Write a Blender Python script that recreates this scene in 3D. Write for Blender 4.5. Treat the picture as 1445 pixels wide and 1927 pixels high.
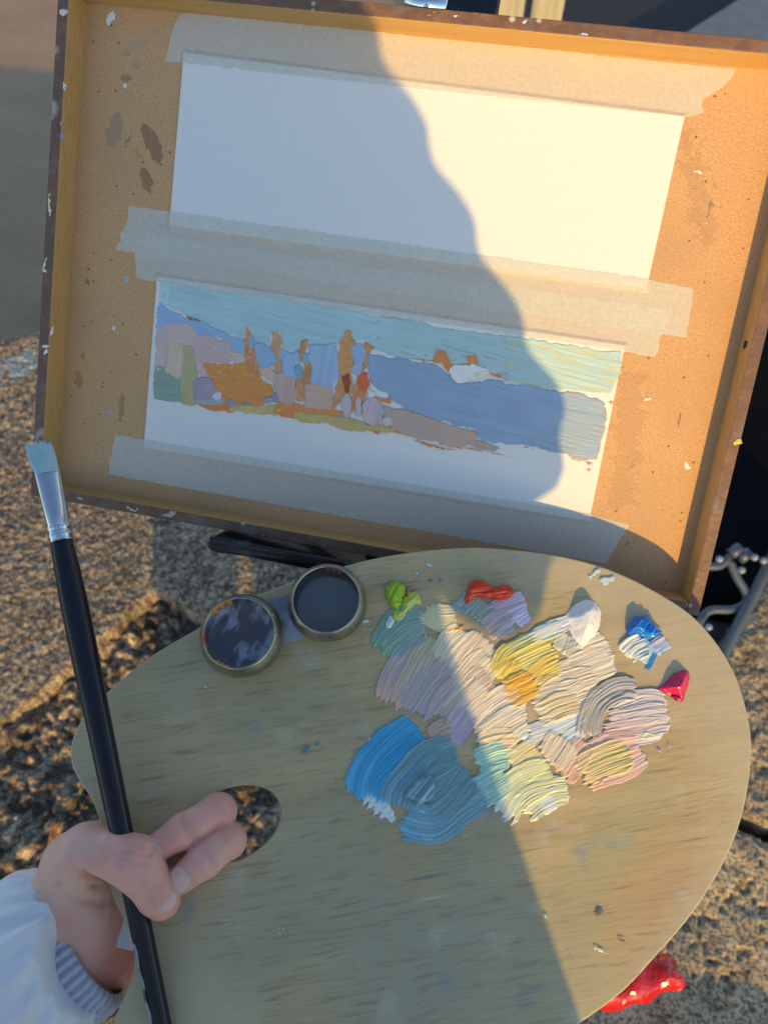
import bpy, math
import numpy as np
from mathutils import Matrix, Vector

# ------------------------------------------------------------------ place geometry (metres)
# Frames solved from the two taped sheets and the tray corners: board leans back 43 deg, palette held almost level.
FPX = 1392.0; CX, CY = 722.5, 963.5
u_c = np.array([0.97899461, -0.16930002, -0.11360925]); v_c = np.array([0.14551104, 0.97048535, -0.19231415])
n_c = np.array([-0.1428149, -0.17174311, -0.97473494]); c_c = np.array([-0.21467642, 0.01916691, 0.48598078])
BW, BH = .40, .2856                                   # tray floor
EL = math.radians(47); BZ = .70
up_c = math.sin(EL)*n_c + math.cos(EL)*v_c
y_c = np.cross(up_c, u_c)
if y_c[2] < 0: y_c = -y_c
MW = np.stack([u_c, y_c, up_c]); ORG = np.array([-BW/2, 0, BZ])
def w_of(P): return MW @ (np.asarray(P)-c_c) + ORG
CAM = w_of(np.zeros(3))
def ray_c(p): return np.array([(p[0]-CX)/FPX, -(p[1]-CY)/FPX, 1.])
th = math.radians(19)
pn_c = np.array([0, math.sin(th), -math.cos(th)]); p0_c = .403*ray_c((615, 1130))
def on_plane(p, P0, n):
    r = ray_c(p); return w_of(r*((P0@n)/(r@n)))
UB = MW@u_c; VB = MW@v_c; NB = MW@n_c; PN = MW@pn_c
S = NB + .36*UB - .66*VB; S /= np.linalg.norm(S)      # towards the sun
LA = np.cross([0, 0, 1], S); LA /= np.linalg.norm(LA); LB = np.cross(S, LA)
def LP(a, b, s): return a*LA + b*LB + s*S              # point given across / up / along the sunlight
def at(p, Z): return w_of(ray_c(p)*Z)
def on_ground(p, z=0.0):
    r = MW@ray_c(p); return CAM + r*((z-CAM[2])/r[2])
def frame(o, x, y, z):
    m = np.eye(4); m[:3, 0] = x; m[:3, 1] = y; m[:3, 2] = z; m[:3, 3] = o
    return m
BF = frame(ORG, UB, VB, NB)
px_ = UB-(UB@PN)*PN; px_ /= np.linalg.norm(px_); py_ = np.cross(PN, px_)
PF = frame(on_plane((760, 1450), p0_c, pn_c), px_, py_, PN)
BFi = np.linalg.inv(BF); PFi = np.linalg.inv(PF)
def bl(p, d=0.):                                       # board-local point (u, v)
    P = on_plane(p, c_c+d*n_c, n_c); return (BFi@np.append(P, 1))[:2]
def pw(p, h=0.): return on_plane(p, p0_c+h*pn_c, pn_c) # palette point in world at height h above its top
def pl(p, h=0.): return (PFi@np.append(pw(p, h), 1))[:2]

# ------------------------------------------------------------------ camera, sky, sun, exposure
for o in list(bpy.data.objects): bpy.data.objects.remove(o)
sc = bpy.context.scene; COL = sc.collection
cam = bpy.data.cameras.new('camera'); cob = bpy.data.objects.new('camera', cam); COL.objects.link(cob)
cr = MW@[1, 0, 0]; cu = MW@[0, 1, 0]; cv = MW@[0, 0, 1]
cob.matrix_world = Matrix(frame(CAM, cr, cu, -cv).tolist())
cam.sensor_fit = 'VERTICAL'; cam.sensor_height = 9.6; cam.sensor_width = 9.6
cam.lens = 9.6*FPX/1927; cam.clip_start = .01; cam.clip_end = 300
cam.dof.use_dof = True; cam.dof.focus_distance = .41; cam.dof.aperture_fstop = 2.8
sc.camera = cob
sun_el = math.asin(S[2]); sun_az = math.atan2(S[0], S[1])
wd = bpy.data.worlds.new('World'); sc.world = wd; wd.use_nodes = True
nt = wd.node_tree; bg = nt.nodes['Background']
sky = nt.nodes.new('ShaderNodeTexSky'); sky.sky_type = 'NISHITA'; sky.sun_disc = False
sky.sun_elevation = sun_el; sky.sun_rotation = sun_az; sky.air_density = 1.0; sky.dust_density = .25; sky.ozone_density = 1.6
nt.links.new(sky.outputs[0], bg.inputs[0]); bg.inputs[1].default_value = .15
sl = bpy.data.lights.new('sun', 'SUN'); sl.energy = 2.3; sl.angle = math.radians(.55); sl.color = (1., .62, .15)
so = bpy.data.objects.new('sun', sl); COL.objects.link(so)
so.rotation_euler = Vector(S).to_track_quat('Z', 'Y').to_euler(); so.location = (1, -3, 3)
sc.view_settings.view_transform = 'Standard'; sc.view_settings.look = 'None'
sc.view_settings.exposure = .88; sc.view_settings.gamma = 1; sc.view_settings.use_curve_mapping = False
sc.render.resolution_x = 767; sc.render.resolution_y = 1024

# ------------------------------------------------------------------ helpers
def lin(c): 
    c = np.asarray(c, float)/255; return np.where(c <= .04045, c/12.92, ((c+.055)/1.055)**2.4)
WS = lin((166, 187, 210)); WL = lin((250, 226, 172)); WP = lin((162, 172, 184)); WQ = lin((224, 204, 178))
def desat(c, k): c = np.asarray(c); return c*(1-k)+c.mean()*k
def A(*c): return desat(np.clip(.8*lin(c)/WS, .004, .86), .17)      # pigment seen in shade on the board
def AL(*c): return np.clip(.8*lin(c)/WL, .004, .86)     # pigment seen in sun
def AQ(*c): return np.clip(.8*lin(c)/WQ, .004, .86)     # pigment seen in raking sun on the palette
def AP(*c): return np.clip(.8*lin(c)/WP, .004, .86)     # pigment seen in shade on the palette
def h2(ix, iy, seed):
    n = (ix.astype(np.int64)*374761393 + iy.astype(np.int64)*668265263 + int(seed)*974634777) & 0xffffffff
    n = ((n ^ (n >> 13))*1274126177) & 0xffffffff
    n = (n ^ (n >> 16)) & 0xffffffff
    n = (n*2246822519) & 0xffffffff
    return ((n ^ (n >> 15)) & 0xffffff)/float(0xffffff)
def vn(x, y, seed=0):                                   # value noise 0..1
    x = np.asarray(x, float); y = np.asarray(y, float)+0*x; x = x+0*y
    ix = np.floor(x); iy = np.floor(y); fx = x-ix; fy = y-iy
    fx = fx*fx*fx*(fx*(fx*6-15)+10); fy = fy*fy*fy*(fy*(fy*6-15)+10)
    a = h2(ix, iy, seed); b = h2(ix+1, iy, seed); c = h2(ix, iy+1, seed); d = h2(ix+1, iy+1, seed)
    return (a*(1-fx)+b*fx)*(1-fy)+(c*(1-fx)+d*fx)*fy
def fbm(x, y, seed=0, o=4):
    s = 0; a = .5; t = 0
    for k in range(o):
        s = s+a*vn(x*2**k+k*17.3, y*2**k-k*9.1, seed+k); t += a; a *= .5
    return s/t
def sstep(a, b, x):
    t = np.clip((x-a)/(b-a), 0, 1); return t*t*(3-2*t)

def obj(name, verts, faces, mat=None, parent=None, M=None, smooth=True, cols=None, mats=None, fm=None):
    verts = np.asarray(verts, np.float64).reshape(-1, 3)
    me = bpy.data.meshes.new(name)
    if isinstance(faces, np.ndarray):
        k = faces.shape[1]; n = len(faces)
        me.vertices.add(len(verts)); me.vertices.foreach_set('co', verts.ravel())
        me.loops.add(n*k); me.loops.foreach_set('vertex_index', faces.ravel().astype(np.int32))
        me.polygons.add(n); me.polygons.foreach_set('loop_start', np.arange(0, n*k, k, dtype=np.int32))
        me.update(calc_edges=True); me.validate()
    else:
        me.from_pydata(verts.tolist(), [], faces); me.update()
    if cols is not None:
        at_ = me.color_attributes.new('pigment', 'FLOAT_COLOR', 'POINT')
        cc = np.ones((len(verts), 4)); cc[:, :3] = cols
        at_.data.foreach_set('color', cc.ravel())
    me.polygons.foreach_set('use_smooth', np.full(len(me.polygons), smooth))
    for m in (mats or ([mat] if mat else [])): me.materials.append(m)
    if fm is not None: me.polygons.foreach_set('material_index', np.asarray(fm, np.int32))
    o = bpy.data.objects.new(name, me); COL.objects.link(o)
    if parent is not None: o.parent = parent
    if M is not None: o.matrix_world = Matrix(np.asarray(M).tolist())
    return o
def empty(name, M=None):
    o = bpy.data.objects.new(name, None); COL.objects.link(o); o.empty_display_size = .02
    if M is not None: o.matrix_world = Matrix(np.asarray(M).tolist())
    return o
def tag(o, label, cat, group=None):
    o['label'] = label; o['category'] = cat
    if group: o['group'] = group
    return o
def struct(o): o['kind'] = 'structure'; return o

# ---- materials
def mat(name, base=(.5, .5, .5), rough=.5, attr=False, spec=.5, metal=0., var=None, bump=None, stretch=None, sss=0., alpha=1., coat=0., trans=0., specks=None, coords='Object', rot=0.):
    m = bpy.data.materials.new(name); m.use_nodes = True; t = m.node_tree; N = t.nodes; L = t.links
    b = N['Principled BSDF']; b.inputs['Roughness'].default_value = rough; b.inputs['Metallic'].default_value = metal
    b.inputs['Specular IOR Level'].default_value = spec; b.inputs['Alpha'].default_value = alpha
    b.inputs['Coat Weight'].default_value = coat; b.inputs['Coat Roughness'].default_value = .12
    b.inputs['Transmission Weight'].default_value = trans
    if sss:
        b.inputs['Subsurface Weight'].default_value = sss; b.inputs['Subsurface Radius'].default_value = (1, .35, .2); b.inputs['Subsurface Scale'].default_value = .004
    tc = N.new('ShaderNodeTexCoord'); mp = N.new('ShaderNodeMapping'); L.new(tc.outputs[coords], mp.inputs[0])
    if stretch: mp.inputs['Scale'].default_value = stretch
    if rot:
        m0 = N.new('ShaderNodeMapping'); m0.inputs['Rotation'].default_value = (0, 0, rot)
        L.new(tc.outputs[coords], m0.inputs[0]); L.new(m0.outputs[0], mp.inputs[0])
    if attr:
        a = N.new('ShaderNodeAttribute'); a.attribute_name = 'pigment'; col = a.outputs['Color']
    else:
        r = N.new('ShaderNodeRGB'); r.outputs[0].default_value = (*base, 1); col = r.outputs[0]
    for v in (var or []):           # (scale, detail, lo, hi, colour, amount, [unstretched])
        n = N.new('ShaderNodeTexNoise'); n.inputs['Scale'].default_value = v[0]; n.inputs['Detail'].default_value = v[1]
        L.new((tc.outputs[coords] if len(v) > 6 else mp.outputs[0]), n.inputs['Vector'])
        rr = N.new('ShaderNodeMapRange'); rr.inputs['From Min'].default_value = v[2]; rr.inputs['From Max'].default_value = v[3]
        rr.inputs['To Max'].default_value = v[5]; L.new(n.outputs['Fac'], rr.inputs['Value'])
        x = N.new('ShaderNodeMix'); x.data_type = 'RGBA'; L.new(rr.outputs[0], x.inputs['Factor']); L.new(col, x.inputs['A']); x.inputs['B'].default_value = (*v[4], 1)
        col = x.outputs['Result']
    for v in (specks or []):        # (scale, radius, colour, amount, keep)
        n = N.new('ShaderNodeTexVoronoi'); n.inputs['Scale'].default_value = v[0]; L.new(mp.outputs[0], n.inputs['Vector'])
        rr = N.new('ShaderNodeMapRange'); rr.inputs['From Min'].default_value = v[1]; rr.inputs['From Max'].default_value = v[1]*.6
        rr.inputs['To Max'].default_value = v[3]; L.new(n.outputs['Distance'], rr.inputs['Value'])
        sp = N.new('ShaderNodeSeparateColor'); L.new(n.outputs['Color'], sp.inputs[0])
        g = N.new('ShaderNodeMath'); g.operation = 'LESS_THAN'; L.new(sp.outputs[0], g.inputs[0]); g.inputs[1].default_value = v[4]
        mm = N.new('ShaderNodeMath'); mm.operation = 'MULTIPLY'; L.new(rr.outputs[0], mm.inputs[0]); L.new(g.outputs[0], mm.inputs[1])
        x = N.new('ShaderNodeMix'); x.data_type = 'RGBA'; L.new(mm.outputs[0], x.inputs['Factor']); L.new(col, x.inputs['A']); x.inputs['B'].default_value = (*v[2], 1)
        col = x.outputs['Result']
    L.new(col, b.inputs['Base Color'])
    prev = None
    for v in (bump or []):          # (scale, detail, height m)
        n = N.new('ShaderNodeTexNoise'); n.inputs['Scale'].default_value = v[0]; n.inputs['Detail'].default_value = v[1]; L.new(mp.outputs[0], n.inputs['Vector'])
        q = N.new('ShaderNodeBump'); q.inputs['Distance'].default_value = v[2]; q.inputs['Strength'].default_value = 1.; L.new(n.outputs['Fac'], q.inputs['Height'])
        if prev: L.new(prev, q.inputs['Normal'])
        prev = q.outputs[0]
    if prev: L.new(prev, b.inputs['Normal'])
    return m

M_PAINT = mat('oil_paint', attr=True, rough=.38, spec=.45, bump=[(900, 3, .00012)])
M_THICK = mat('wet_oil_paint', attr=True, rough=.24, spec=.5, coat=.25, bump=[(120, 2, .0002)])
M_PIC = mat('dry_oil_paint', attr=True, rough=.42, spec=.4, bump=[(700, 3, .00015)], stretch=(.35, 1, 1))
M_WASH = mat('thin_paint_wash', attr=True, rough=.6, spec=.3, alpha=.5)
M_HARD = mat('hardboard', base=(.66, .385, .185), rough=.55, spec=.35,
             var=[(900, 6, .42, .7, (.42, .225, .10), .75), (14, 4, .45, .75, (.47, .29, .145), .7), (420, 3, .58, .75, (.68, .43, .215), .6)],
             specks=[(190, .16, (.10, .055, .03), .8, .16), (75, .05, (.05, .03, .02), .85, .3)], bump=[(700, 4, .00012)])
M_RAIL = mat('rail_wood', base=(.66, .39, .13), rough=.5, spec=.35, stretch=(.12, 1, 1), coords='Generated',
             var=[(26, 5, .4, .75, (.40, .22, .085), .8), (7, 3, .45, .7, (.64, .40, .18), .5)], bump=[(60, 4, .0002)])
M_LIP = mat('worn_brown_lip', base=(.16, .09, .065), rough=.55, spec=.4,
            var=[(140, 5, .45, .7, (.26, .135, .075), .8), (60, 4, .58, .72, (.20, .20, .20), .6), (45, 5, .66, .72, (.5, .47, .40), .75)],
            specks=[(150, .3, (.62, .58, .50), .8, .10)], bump=[(400, 4, .0004)])
M_PAPER = mat('watercolour_paper', base=(.80, .79, .77), rough=.8, spec=.2, bump=[(520, 4, .00022), (170, 2, .0002)], stretch=(.4, 1, 1))
M_TAPE = mat('masking_tape', base=(.80, .79, .71), rough=.55, spec=.3, alpha=.60,
             var=[(500, 5, .4, .7, (.66, .64, .54), .6), (30, 3, .5, .75, (.70, .70, .66), .5)], bump=[(420, 4, .00022), (90, 3, .0005)])
M_PALW = mat('palette_wood', base=(.62, .475, .25), rough=.42, spec=.4, coat=.10, rot=math.radians(-21), stretch=(.07, 1, 1),
             var=[(50, 6, .40, .66, (.43, .31, .15), .8), (7, 4, .42, .62, (.41, .37, .20), .7, 1), (5, 4, .50, .66, (.38, .38, .34), .45, 1), (13, 5, .54, .68, (.44, .42, .22), .6, 1),
                  (11, 5, .56, .68, (.56, .36, .17), .6, 1), (38, 6, .60, .70, (.62, .56, .44), .5, 1), (30, 6, .62, .70, (.25, .31, .35), .5, 1),
                  (480, 5, .56, .68, (.22, .165, .10), .45), (1000, 4, .54, .68, (.27, .21, .13), .45)],
             specks=[(95, .12, (.10, .13, .16), .6, .04), (80, .10, (.62, .64, .60), .6, .03)], bump=[(260, 5, .0002)])
def worn_rim(m):                                        # pale rubbed band round the outer edge of the palette
    t = m.node_tree; N = t.nodes; L = t.links; b = N['Principled BSDF']; src = b.inputs['Base Color'].links[0].from_socket
    tc = N.new('ShaderNodeTexCoord'); mp = N.new('ShaderNodeMapping'); mp.inputs['Scale'].default_value = (1/.172, 1/.128, 0); L.new(tc.outputs['Object'], mp.inputs[0])
    ln = N.new('ShaderNodeVectorMath'); ln.operation = 'LENGTH'; L.new(mp.outputs[0], ln.inputs[0])
    nz = N.new('ShaderNodeTexNoise'); nz.inputs['Scale'].default_value = 18; nz.inputs['Detail'].default_value = 6; L.new(tc.outputs['Object'], nz.inputs['Vector'])
    ad = N.new('ShaderNodeMath'); ad.operation = 'MULTIPLY_ADD'; L.new(nz.outputs['Fac'], ad.inputs[0]); ad.inputs[1].default_value = .5; L.new(ln.outputs['Value'], ad.inputs[2])
    rr = N.new('ShaderNodeMapRange'); rr.inputs['From Min'].default_value = 1.08; rr.inputs['From Max'].default_value = 1.26; rr.inputs['To Max'].default_value = .6; L.new(ad.outputs[0], rr.inputs['Value'])
    x = N.new('ShaderNodeMix'); x.data_type = 'RGBA'; L.new(rr.outputs[0], x.inputs['Factor']); L.new(src, x.inputs['A']); x.inputs['B'].default_value = (.60, .51, .33, 1); L.new(x.outputs['Result'], b.inputs['Base Color'])
worn_rim(M_PALW)
M_PEWTER = mat('aged_pewter', base=(.46, .43, .34), rough=.26, metal=.95, var=[(70, 5, .45, .7, (.22, .21, .17), .8), (30, 4, .58, .7, (.45, .46, .38), .6)], bump=[(240, 4, .0002)])
M_CUPIN = mat('stained_cup_inside', base=(.13, .115, .14), rough=.3, spec=.5, coat=.3, var=[(110, 7, .52, .62, (.56, .60, .70), .8), (260, 4, .5, .7, (.12, .08, .12), .5)], stretch=(1, .6, .3))
M_CUPDK = mat('dark_cup_inside', base=(.05, .055, .055), rough=.3, metal=.6, var=[(60, 4, .5, .7, (.12, .12, .11), .6)])
M_OIL = mat('thinner_liquid', base=(.085, .09, .095), rough=.04, spec=1., coat=1., var=[(30, 3, .48, .7, (.10, .055, .02), .8)])
M_BLACK = mat('black_lacquer', base=(.012, .012, .014), rough=.22, spec=.5, var=[(60, 5, .60, .70, (.13, .13, .11), .7)], bump=[(200, 3, .0002)])
M_STEEL = mat('brush_ferrule_nickel', base=(.72, .73, .75), rough=.16, metal=1., var=[(80, 3, .55, .75, (.45, .42, .40), .5)])
M_HANDLE = mat('dark_lacquered_handle', base=(.012, .010, .016), rough=.22, spec=.35, coat=.15, var=[(25, 3, .55, .7, (.035, .008, .010), .7)], stretch=(1, 1, .1))
M_WEAR = mat('chipped_lacquer', base=(.30, .33, .38), rough=.6, var=[(200, 4, .45, .6, (.03, .03, .04), .9)])
M_BRIST = mat('paint_loaded_bristle', attr=True, rough=.5, spec=.35, bump=[(600, 3, .0002)])
M_SKIN = mat('skin', attr=True, rough=.46, spec=.42, sss=.35, bump=[(900, 4, .00030), (260, 3, .0004)], var=[(70, 4, .45, .7, (.66, .26, .20), .35), (25, 3, .5, .7, (.80, .56, .42), .4)])
M_NAIL = mat('fingernail', base=(.84, .50, .43), rough=.28, spec=.5, sss=.2, coat=.15)
M_NYLON = mat('pale_nylon', base=(.76, .77, .80), rough=.5, spec=.4, bump=[(70, 3, .0015)], var=[(12, 3, .4, .7, (.70, .71, .75), .6)])
M_KNIT = mat('ribbed_knit', attr=True, rough=.9, spec=.15, bump=[(700, 3, .0006)])
M_CLOTH = mat('dark_denim', base=(.035, .04, .06), rough=.85, var=[(300, 3, .4, .7, (.06, .065, .09), .6)])
M_HAIR = mat('dark_hair', base=(.03, .018, .012), rough=.45, stretch=(1, 1, .1), bump=[(300, 4, .002)])
M_PLAST = mat('phone_shell', base=(.02, .02, .022), rough=.25)
M_STONE = mat('granite', attr=True, rough=.75, spec=.35, var=[(230, 4, .44, .60, (.028, .025, .025), .75), (420, 3, .60, .70, (.62, .50, .36), .6)], bump=[(420, 4, .0012)])
M_TUBE = mat('blue_grey_tube', base=(.085, .11, .15), rough=.4, metal=.2, var=[(40, 4, .5, .7, (.045, .05, .06), .6)])
M_CAP = mat('pale_bolt_cap', base=(.24, .29, .37), rough=.4)
M_GAPSHADE = mat('gap_shade_black', base=(.004, .004, .005), rough=.95, spec=.1, bump=[(300, 3, .001)])  # near-black colour standing in for deep shade in the gap
M_WOODP = mat('weathered_wood', base=(.42, .38, .29), rough=.75, stretch=(1, 1, .08), var=[(60, 5, .45, .7, (.25, .23, .17), .8)], bump=[(90, 5, .001)])
M_RED = mat('red_plastic', base=(.62, .012, .010), rough=.2, spec=.6, coat=.3)
M_STALK = mat('dry_stalk', base=(.30, .12, .04), rough=.7, stretch=(1, 1, .1), var=[(200, 4, .4, .7, (.5, .28, .12), .8)])
M_TISSUE = mat('tissue', base=(.78, .78, .80), rough=.9)
M_CHROME = mat('chrome', base=(.8, .8, .82), rough=.1, metal=1.)

# ---- mesh makers
def inside(x, y, poly):
    poly = np.asarray(poly); r = np.zeros(x.shape, bool); j = len(poly)-1
    for i in range(len(poly)):
        xi, yi = poly[i]; xj, yj = poly[j]
        if yi != yj: r ^= ((yi > y) != (yj > y)) & (x < (xj-xi)*(y-yi)/(yj-yi)+xi)
        j = i
    return r
def edge_dist(x, y, poly):
    poly = np.asarray(poly); d = np.full(x.shape, 9.); j = len(poly)-1
    for i in range(len(poly)):
        a = poly[j]; b = poly[i]; e = b-a; L2 = e@e+1e-18
        t = np.clip(((x-a[0])*e[0]+(y-a[1])*e[1])/L2, 0, 1)
        d = np.minimum(d, np.hypot(x-a[0]-t*e[0], y-a[1]-t*e[1])); j = i
    return d
def grid_faces(mask):
    idx = -np.ones(mask.shape, int)
    q = mask[:-1, :-1] & mask[1:, :-1] & mask[1:, 1:] & mask[:-1, 1:]
    used = np.zeros(mask.shape, bool)
    used[:-1, :-1] |= q; used[1:, :-1] |= q; used[1:, 1:] |= q; used[:-1, 1:] |= q
    idx[used] = np.arange(used.sum())
    f = np.stack([idx[:-1, :-1][q], idx[1:, :-1][q], idx[1:, 1:][q], idx[:-1, 1:][q]], 1)
    return used, f
def patch(name, poly, thick, col, z0=0., col2=None, ang=0., cell=.00045, rag=.0006, ridge=.3, lip=.6, seed=1, mat_=None, parent=None, M=None, edge=.0009, hfun=None, streak=3.0, inv=None):
    """a slab of paint or tape: outline in local x,y, raised edge, brush ridges along ang"""
    poly = np.asarray(poly, float)
    lo = poly.min(0)-.002; hi = poly.max(0)+.002
    x, y = np.meshgrid(np.arange(lo[0], hi[0], cell), np.arange(lo[1], hi[1], cell), indexing='ij')
    wx = x+rag*2*(fbm(x/.0035, y/.0035, seed, 3)-.5)*2; wy = y+rag*2*(fbm(x/.0035+40, y/.0035, seed+5, 3)-.5)*2
    m = inside(wx, wy, poly)
    used, f = grid_faces(m)
    if not len(f): return None
    xs, ys = x[used], y[used]
    d = edge_dist(wx[used], wy[used], poly)
    ca, sa = math.cos(ang), math.sin(ang); s = xs*ca+ys*sa; t = -xs*sa+ys*ca
    br = .6*vn(s/.03, t/.0008, seed)+.4*vn(s/.012, t/.0019, seed+3)
    e = sstep(0, edge, d)
    h = thick*e*(1-ridge+ridge*2*br)+lip*thick*np.exp(-((d-.0008)/.0006)**2)*(.3+1.2*vn(xs/.006, ys/.006, seed+9))
    zz = z0+h
    if hfun is not None: zz = zz+hfun(xs, ys)
    c1 = np.asarray(col); c2 = np.asarray(col2 if col2 is not None else c1*np.array([.94, .95, .97]))
    k = np.clip(.5+(.65*vn(s/.03, t/.0016, seed+11)+.5*vn(xs/.015, ys/.015, seed+12)-.55)*streak*.6, 0, 1)[:, None]
    cols = c1*(1-k)+c2*k
    return obj(name, np.stack([xs, ys, zz], 1), f, mat_ or M_PIC, parent, M, cols=cols)
def ribbon(name, pts, width, cols, thick=.0012, seed=1, rag=.12, z0=0., parent=None, mat_=None, taper=.35, streak=.8):
    """one brush stroke of thick paint: pts, width in palette-local metres"""
    P = np.asarray(pts, float)
    if len(P) == 2: P = np.array([P[0], P.mean(0), P[1]])
    Q = np.vstack([2*P[0]-P[1], P, 2*P[-1]-P[-2]])
    out = []
    for i in range(1, len(Q)-2):
        for t in np.linspace(0, 1, 24, endpoint=False):
            a, b, c, d = Q[i-1], Q[i], Q[i+1], Q[i+2]
            out.append(.5*((2*b)+(c-a)*t+(2*a-5*b+4*c-d)*t*t+(3*b-a-3*c+d)*t**3))
    out.append(P[-1]); C = np.array(out)
    L = np.r_[0, np.cumsum(np.hypot(*np.diff(C, axis=0).T))]; T = L[-1]
    width = width*1.22; nl = max(8, int(width/.00030)); ns = max(12, int(T/.0008))
    lane = np.linspace(-1, 1, nl)[:, None]; sv = np.linspace(0, 1, ns)[None, :]
    ln = np.arange(nl)[:, None]*1.0
    e0 = rag*.45*(fbm(ln/9, 0*ln, seed, 3)-.3)+.10*np.abs(lane)**3
    e1 = 1-rag*1.4*(1.7*fbm(ln/6, 0*ln+7, seed+1, 4)-.35)-.10*np.abs(lane)**3
    s = np.clip(e0+(e1-e0)*sv, 0, 1)
    cx = np.interp(s*T, L, C[:, 0]); cy = np.interp(s*T, L, C[:, 1])
    g = np.gradient(C, axis=0); g /= np.hypot(*g.T)[:, None]+1e-12
    tx = np.interp(s*T, L, g[:, 0]); ty = np.interp(s*T, L, g[:, 1])
    wd_ = width/2*(1-taper*(1-sstep(0, .35, s)))*(1-.10*sstep(.7, 1, s))*(1+.10*(fbm(s*6+seed, lane*0+np.sign(lane), seed+4, 2)-.5))
    x = cx-ty*lane*wd_; y = cy+tx*lane*wd_
    br = .75*vn(ln/1.5, s*T/.022, seed+2)+.25*vn(ln/6.0, s*T/.03, seed+6)
    edge = sstep(0, .07, 1-np.abs(lane))*sstep(0, .05, sv)*sstep(0, .07, 1-sv)
    thick = thick*.50
    h = thick*(edge*(.35+1.05*br+.25*fbm(x/.012, y/.012, seed+20, 2))+.55*np.exp(-((1-np.abs(lane)-.10)/.07)**2)*sstep(0, .1, sv)*sstep(0, .1, 1-sv)*vn(s*T/.01, np.sign(lane), seed+8))
    h = h*sstep(0, .02, 1-np.abs(lane))
    cs = [np.asarray(c, float) for c in cols]
    if len(cs) == 1: cs = [cs[0]*1.04, cs[0]*.90]
    k = np.clip(s*.6+(.7*vn(ln/2.2, s*T/.05, seed+30)+.3*vn(ln/7, s*T/.02, seed+31)-.35)*streak*1.7, 0, 1)*(len(cs)-1)
    i0 = np.clip(k.astype(int), 0, len(cs)-2); fr = (k-i0)[..., None]; ca = np.array(cs)
    cc = ca[i0]*(1-fr)+ca[i0+1]*fr
    iv = np.arange(nl*ns).reshape(nl, ns)
    f = np.stack([iv[:-1, :-1].ravel(), iv[:-1, 1:].ravel(), iv[1:, 1:].ravel(), iv[1:, :-1].ravel()], 1)[:, ::-1]
    return obj(name, np.stack([x, y, z0+h], -1).reshape(-1, 3), f, mat_ or M_PAINT, parent, cols=cc.reshape(-1, 3))
def plate(name, outlines, thick, mat_, parent=None, M=None, bevel=0., z0=0., wob=0.):
    """flat slab with top at z0; first outline is the rim, others are holes"""
    cu_ = bpy.data.curves.new(name, 'CURVE'); cu_.dimensions = '2D'; cu_.fill_mode = 'BOTH'
    cu_.extrude = thick/2-bevel; cu_.bevel_depth = bevel; cu_.bevel_resolution = 2; cu_.offset = -bevel
    for o_ in outlines:
        sp = cu_.splines.new('POLY'); sp.points.add(len(o_)-1)
        for q, p in zip(sp.points, o_): q.co = (p[0], p[1], 0, 1)
        sp.use_cyclic_u = True
    tmp = bpy.data.objects.new('tmp', cu_); COL.objects.link(tmp)
    dg = bpy.context.evaluated_depsgraph_get(); me = bpy.data.meshes.new_from_object(tmp.evaluated_get(dg))
    bpy.data.objects.remove(tmp); bpy.data.curves.remove(cu_)
    me.name = name; me.transform(Matrix.Translation((0, 0, z0-thick/2))); me.materials.clear(); me.materials.append(mat_)
    o = bpy.data.objects.new(name, me); COL.objects.link(o)
    if parent is not None: o.parent = parent
    if M is not None: o.matrix_world = Matrix(np.asarray(M).tolist())
    return o
def smooth_closed(P, n=12):
    P = np.asarray(P, float); N = len(P); out = []
    for i in range(N):
        a, b, c, d = P[i-1], P[i], P[(i+1) % N], P[(i+2) % N]
        for t in np.linspace(0, 1, n, endpoint=False):
            out.append(.5*((2*b)+(c-a)*t+(2*a-5*b+4*c-d)*t*t+(3*b-a-3*c+d)*t**3))
    return np.array(out)
def box(name, lo, hi, mat_, parent=None, M=None, bevel=.001, mats=None, fmf=None, seg=2):
    import bmesh
    bm = bmesh.new(); bmesh.ops.create_cube(bm, size=1)
    lo = np.array(lo); hi = np.array(hi)
    for v in bm.verts: v.co = Vector(((lo+hi)/2+np.array(v.co)*(hi-lo)).tolist())
    if bevel: bmesh.ops.bevel(bm, geom=bm.edges[:], offset=bevel, segments=seg, affect='EDGES', profile=.5)
    bm.normal_update()
    me = bpy.data.meshes.new(name)
    if fmf:
        for f in bm.faces: f.material_index = fmf(f)
    bm.to_mesh(me); bm.free()
    for m in (mats or [mat_]): me.materials.append(m)
    o = bpy.data.objects.new(name, me); COL.objects.link(o)
    if parent is not None: o.parent = parent
    if M is not None: o.matrix_world = Matrix(np.asarray(M).tolist())
    return o
def lathe(name, prof, mat_, parent=None, M=None, n=64, sq=None, smooth=True):
    prof = np.asarray(prof, float); a = np.linspace(0, 2*np.pi, n, endpoint=False)
    v = np.stack([np.outer(prof[:, 0], np.cos(a)), np.outer(prof[:, 0], np.sin(a))*(1 if sq is None else np.asarray(sq)[:, None]), np.repeat(prof[:, 1:2], n, 1)], -1)
    k = len(prof); iv = np.arange(k*n).reshape(k, n); jv = np.roll(iv, -1, 1)
    f = np.stack([iv[:-1].ravel(), jv[:-1].ravel(), jv[1:].ravel(), iv[1:].ravel()], 1)
    return obj(name, v.reshape(-1, 3), f, mat_, parent, M, smooth)
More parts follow.
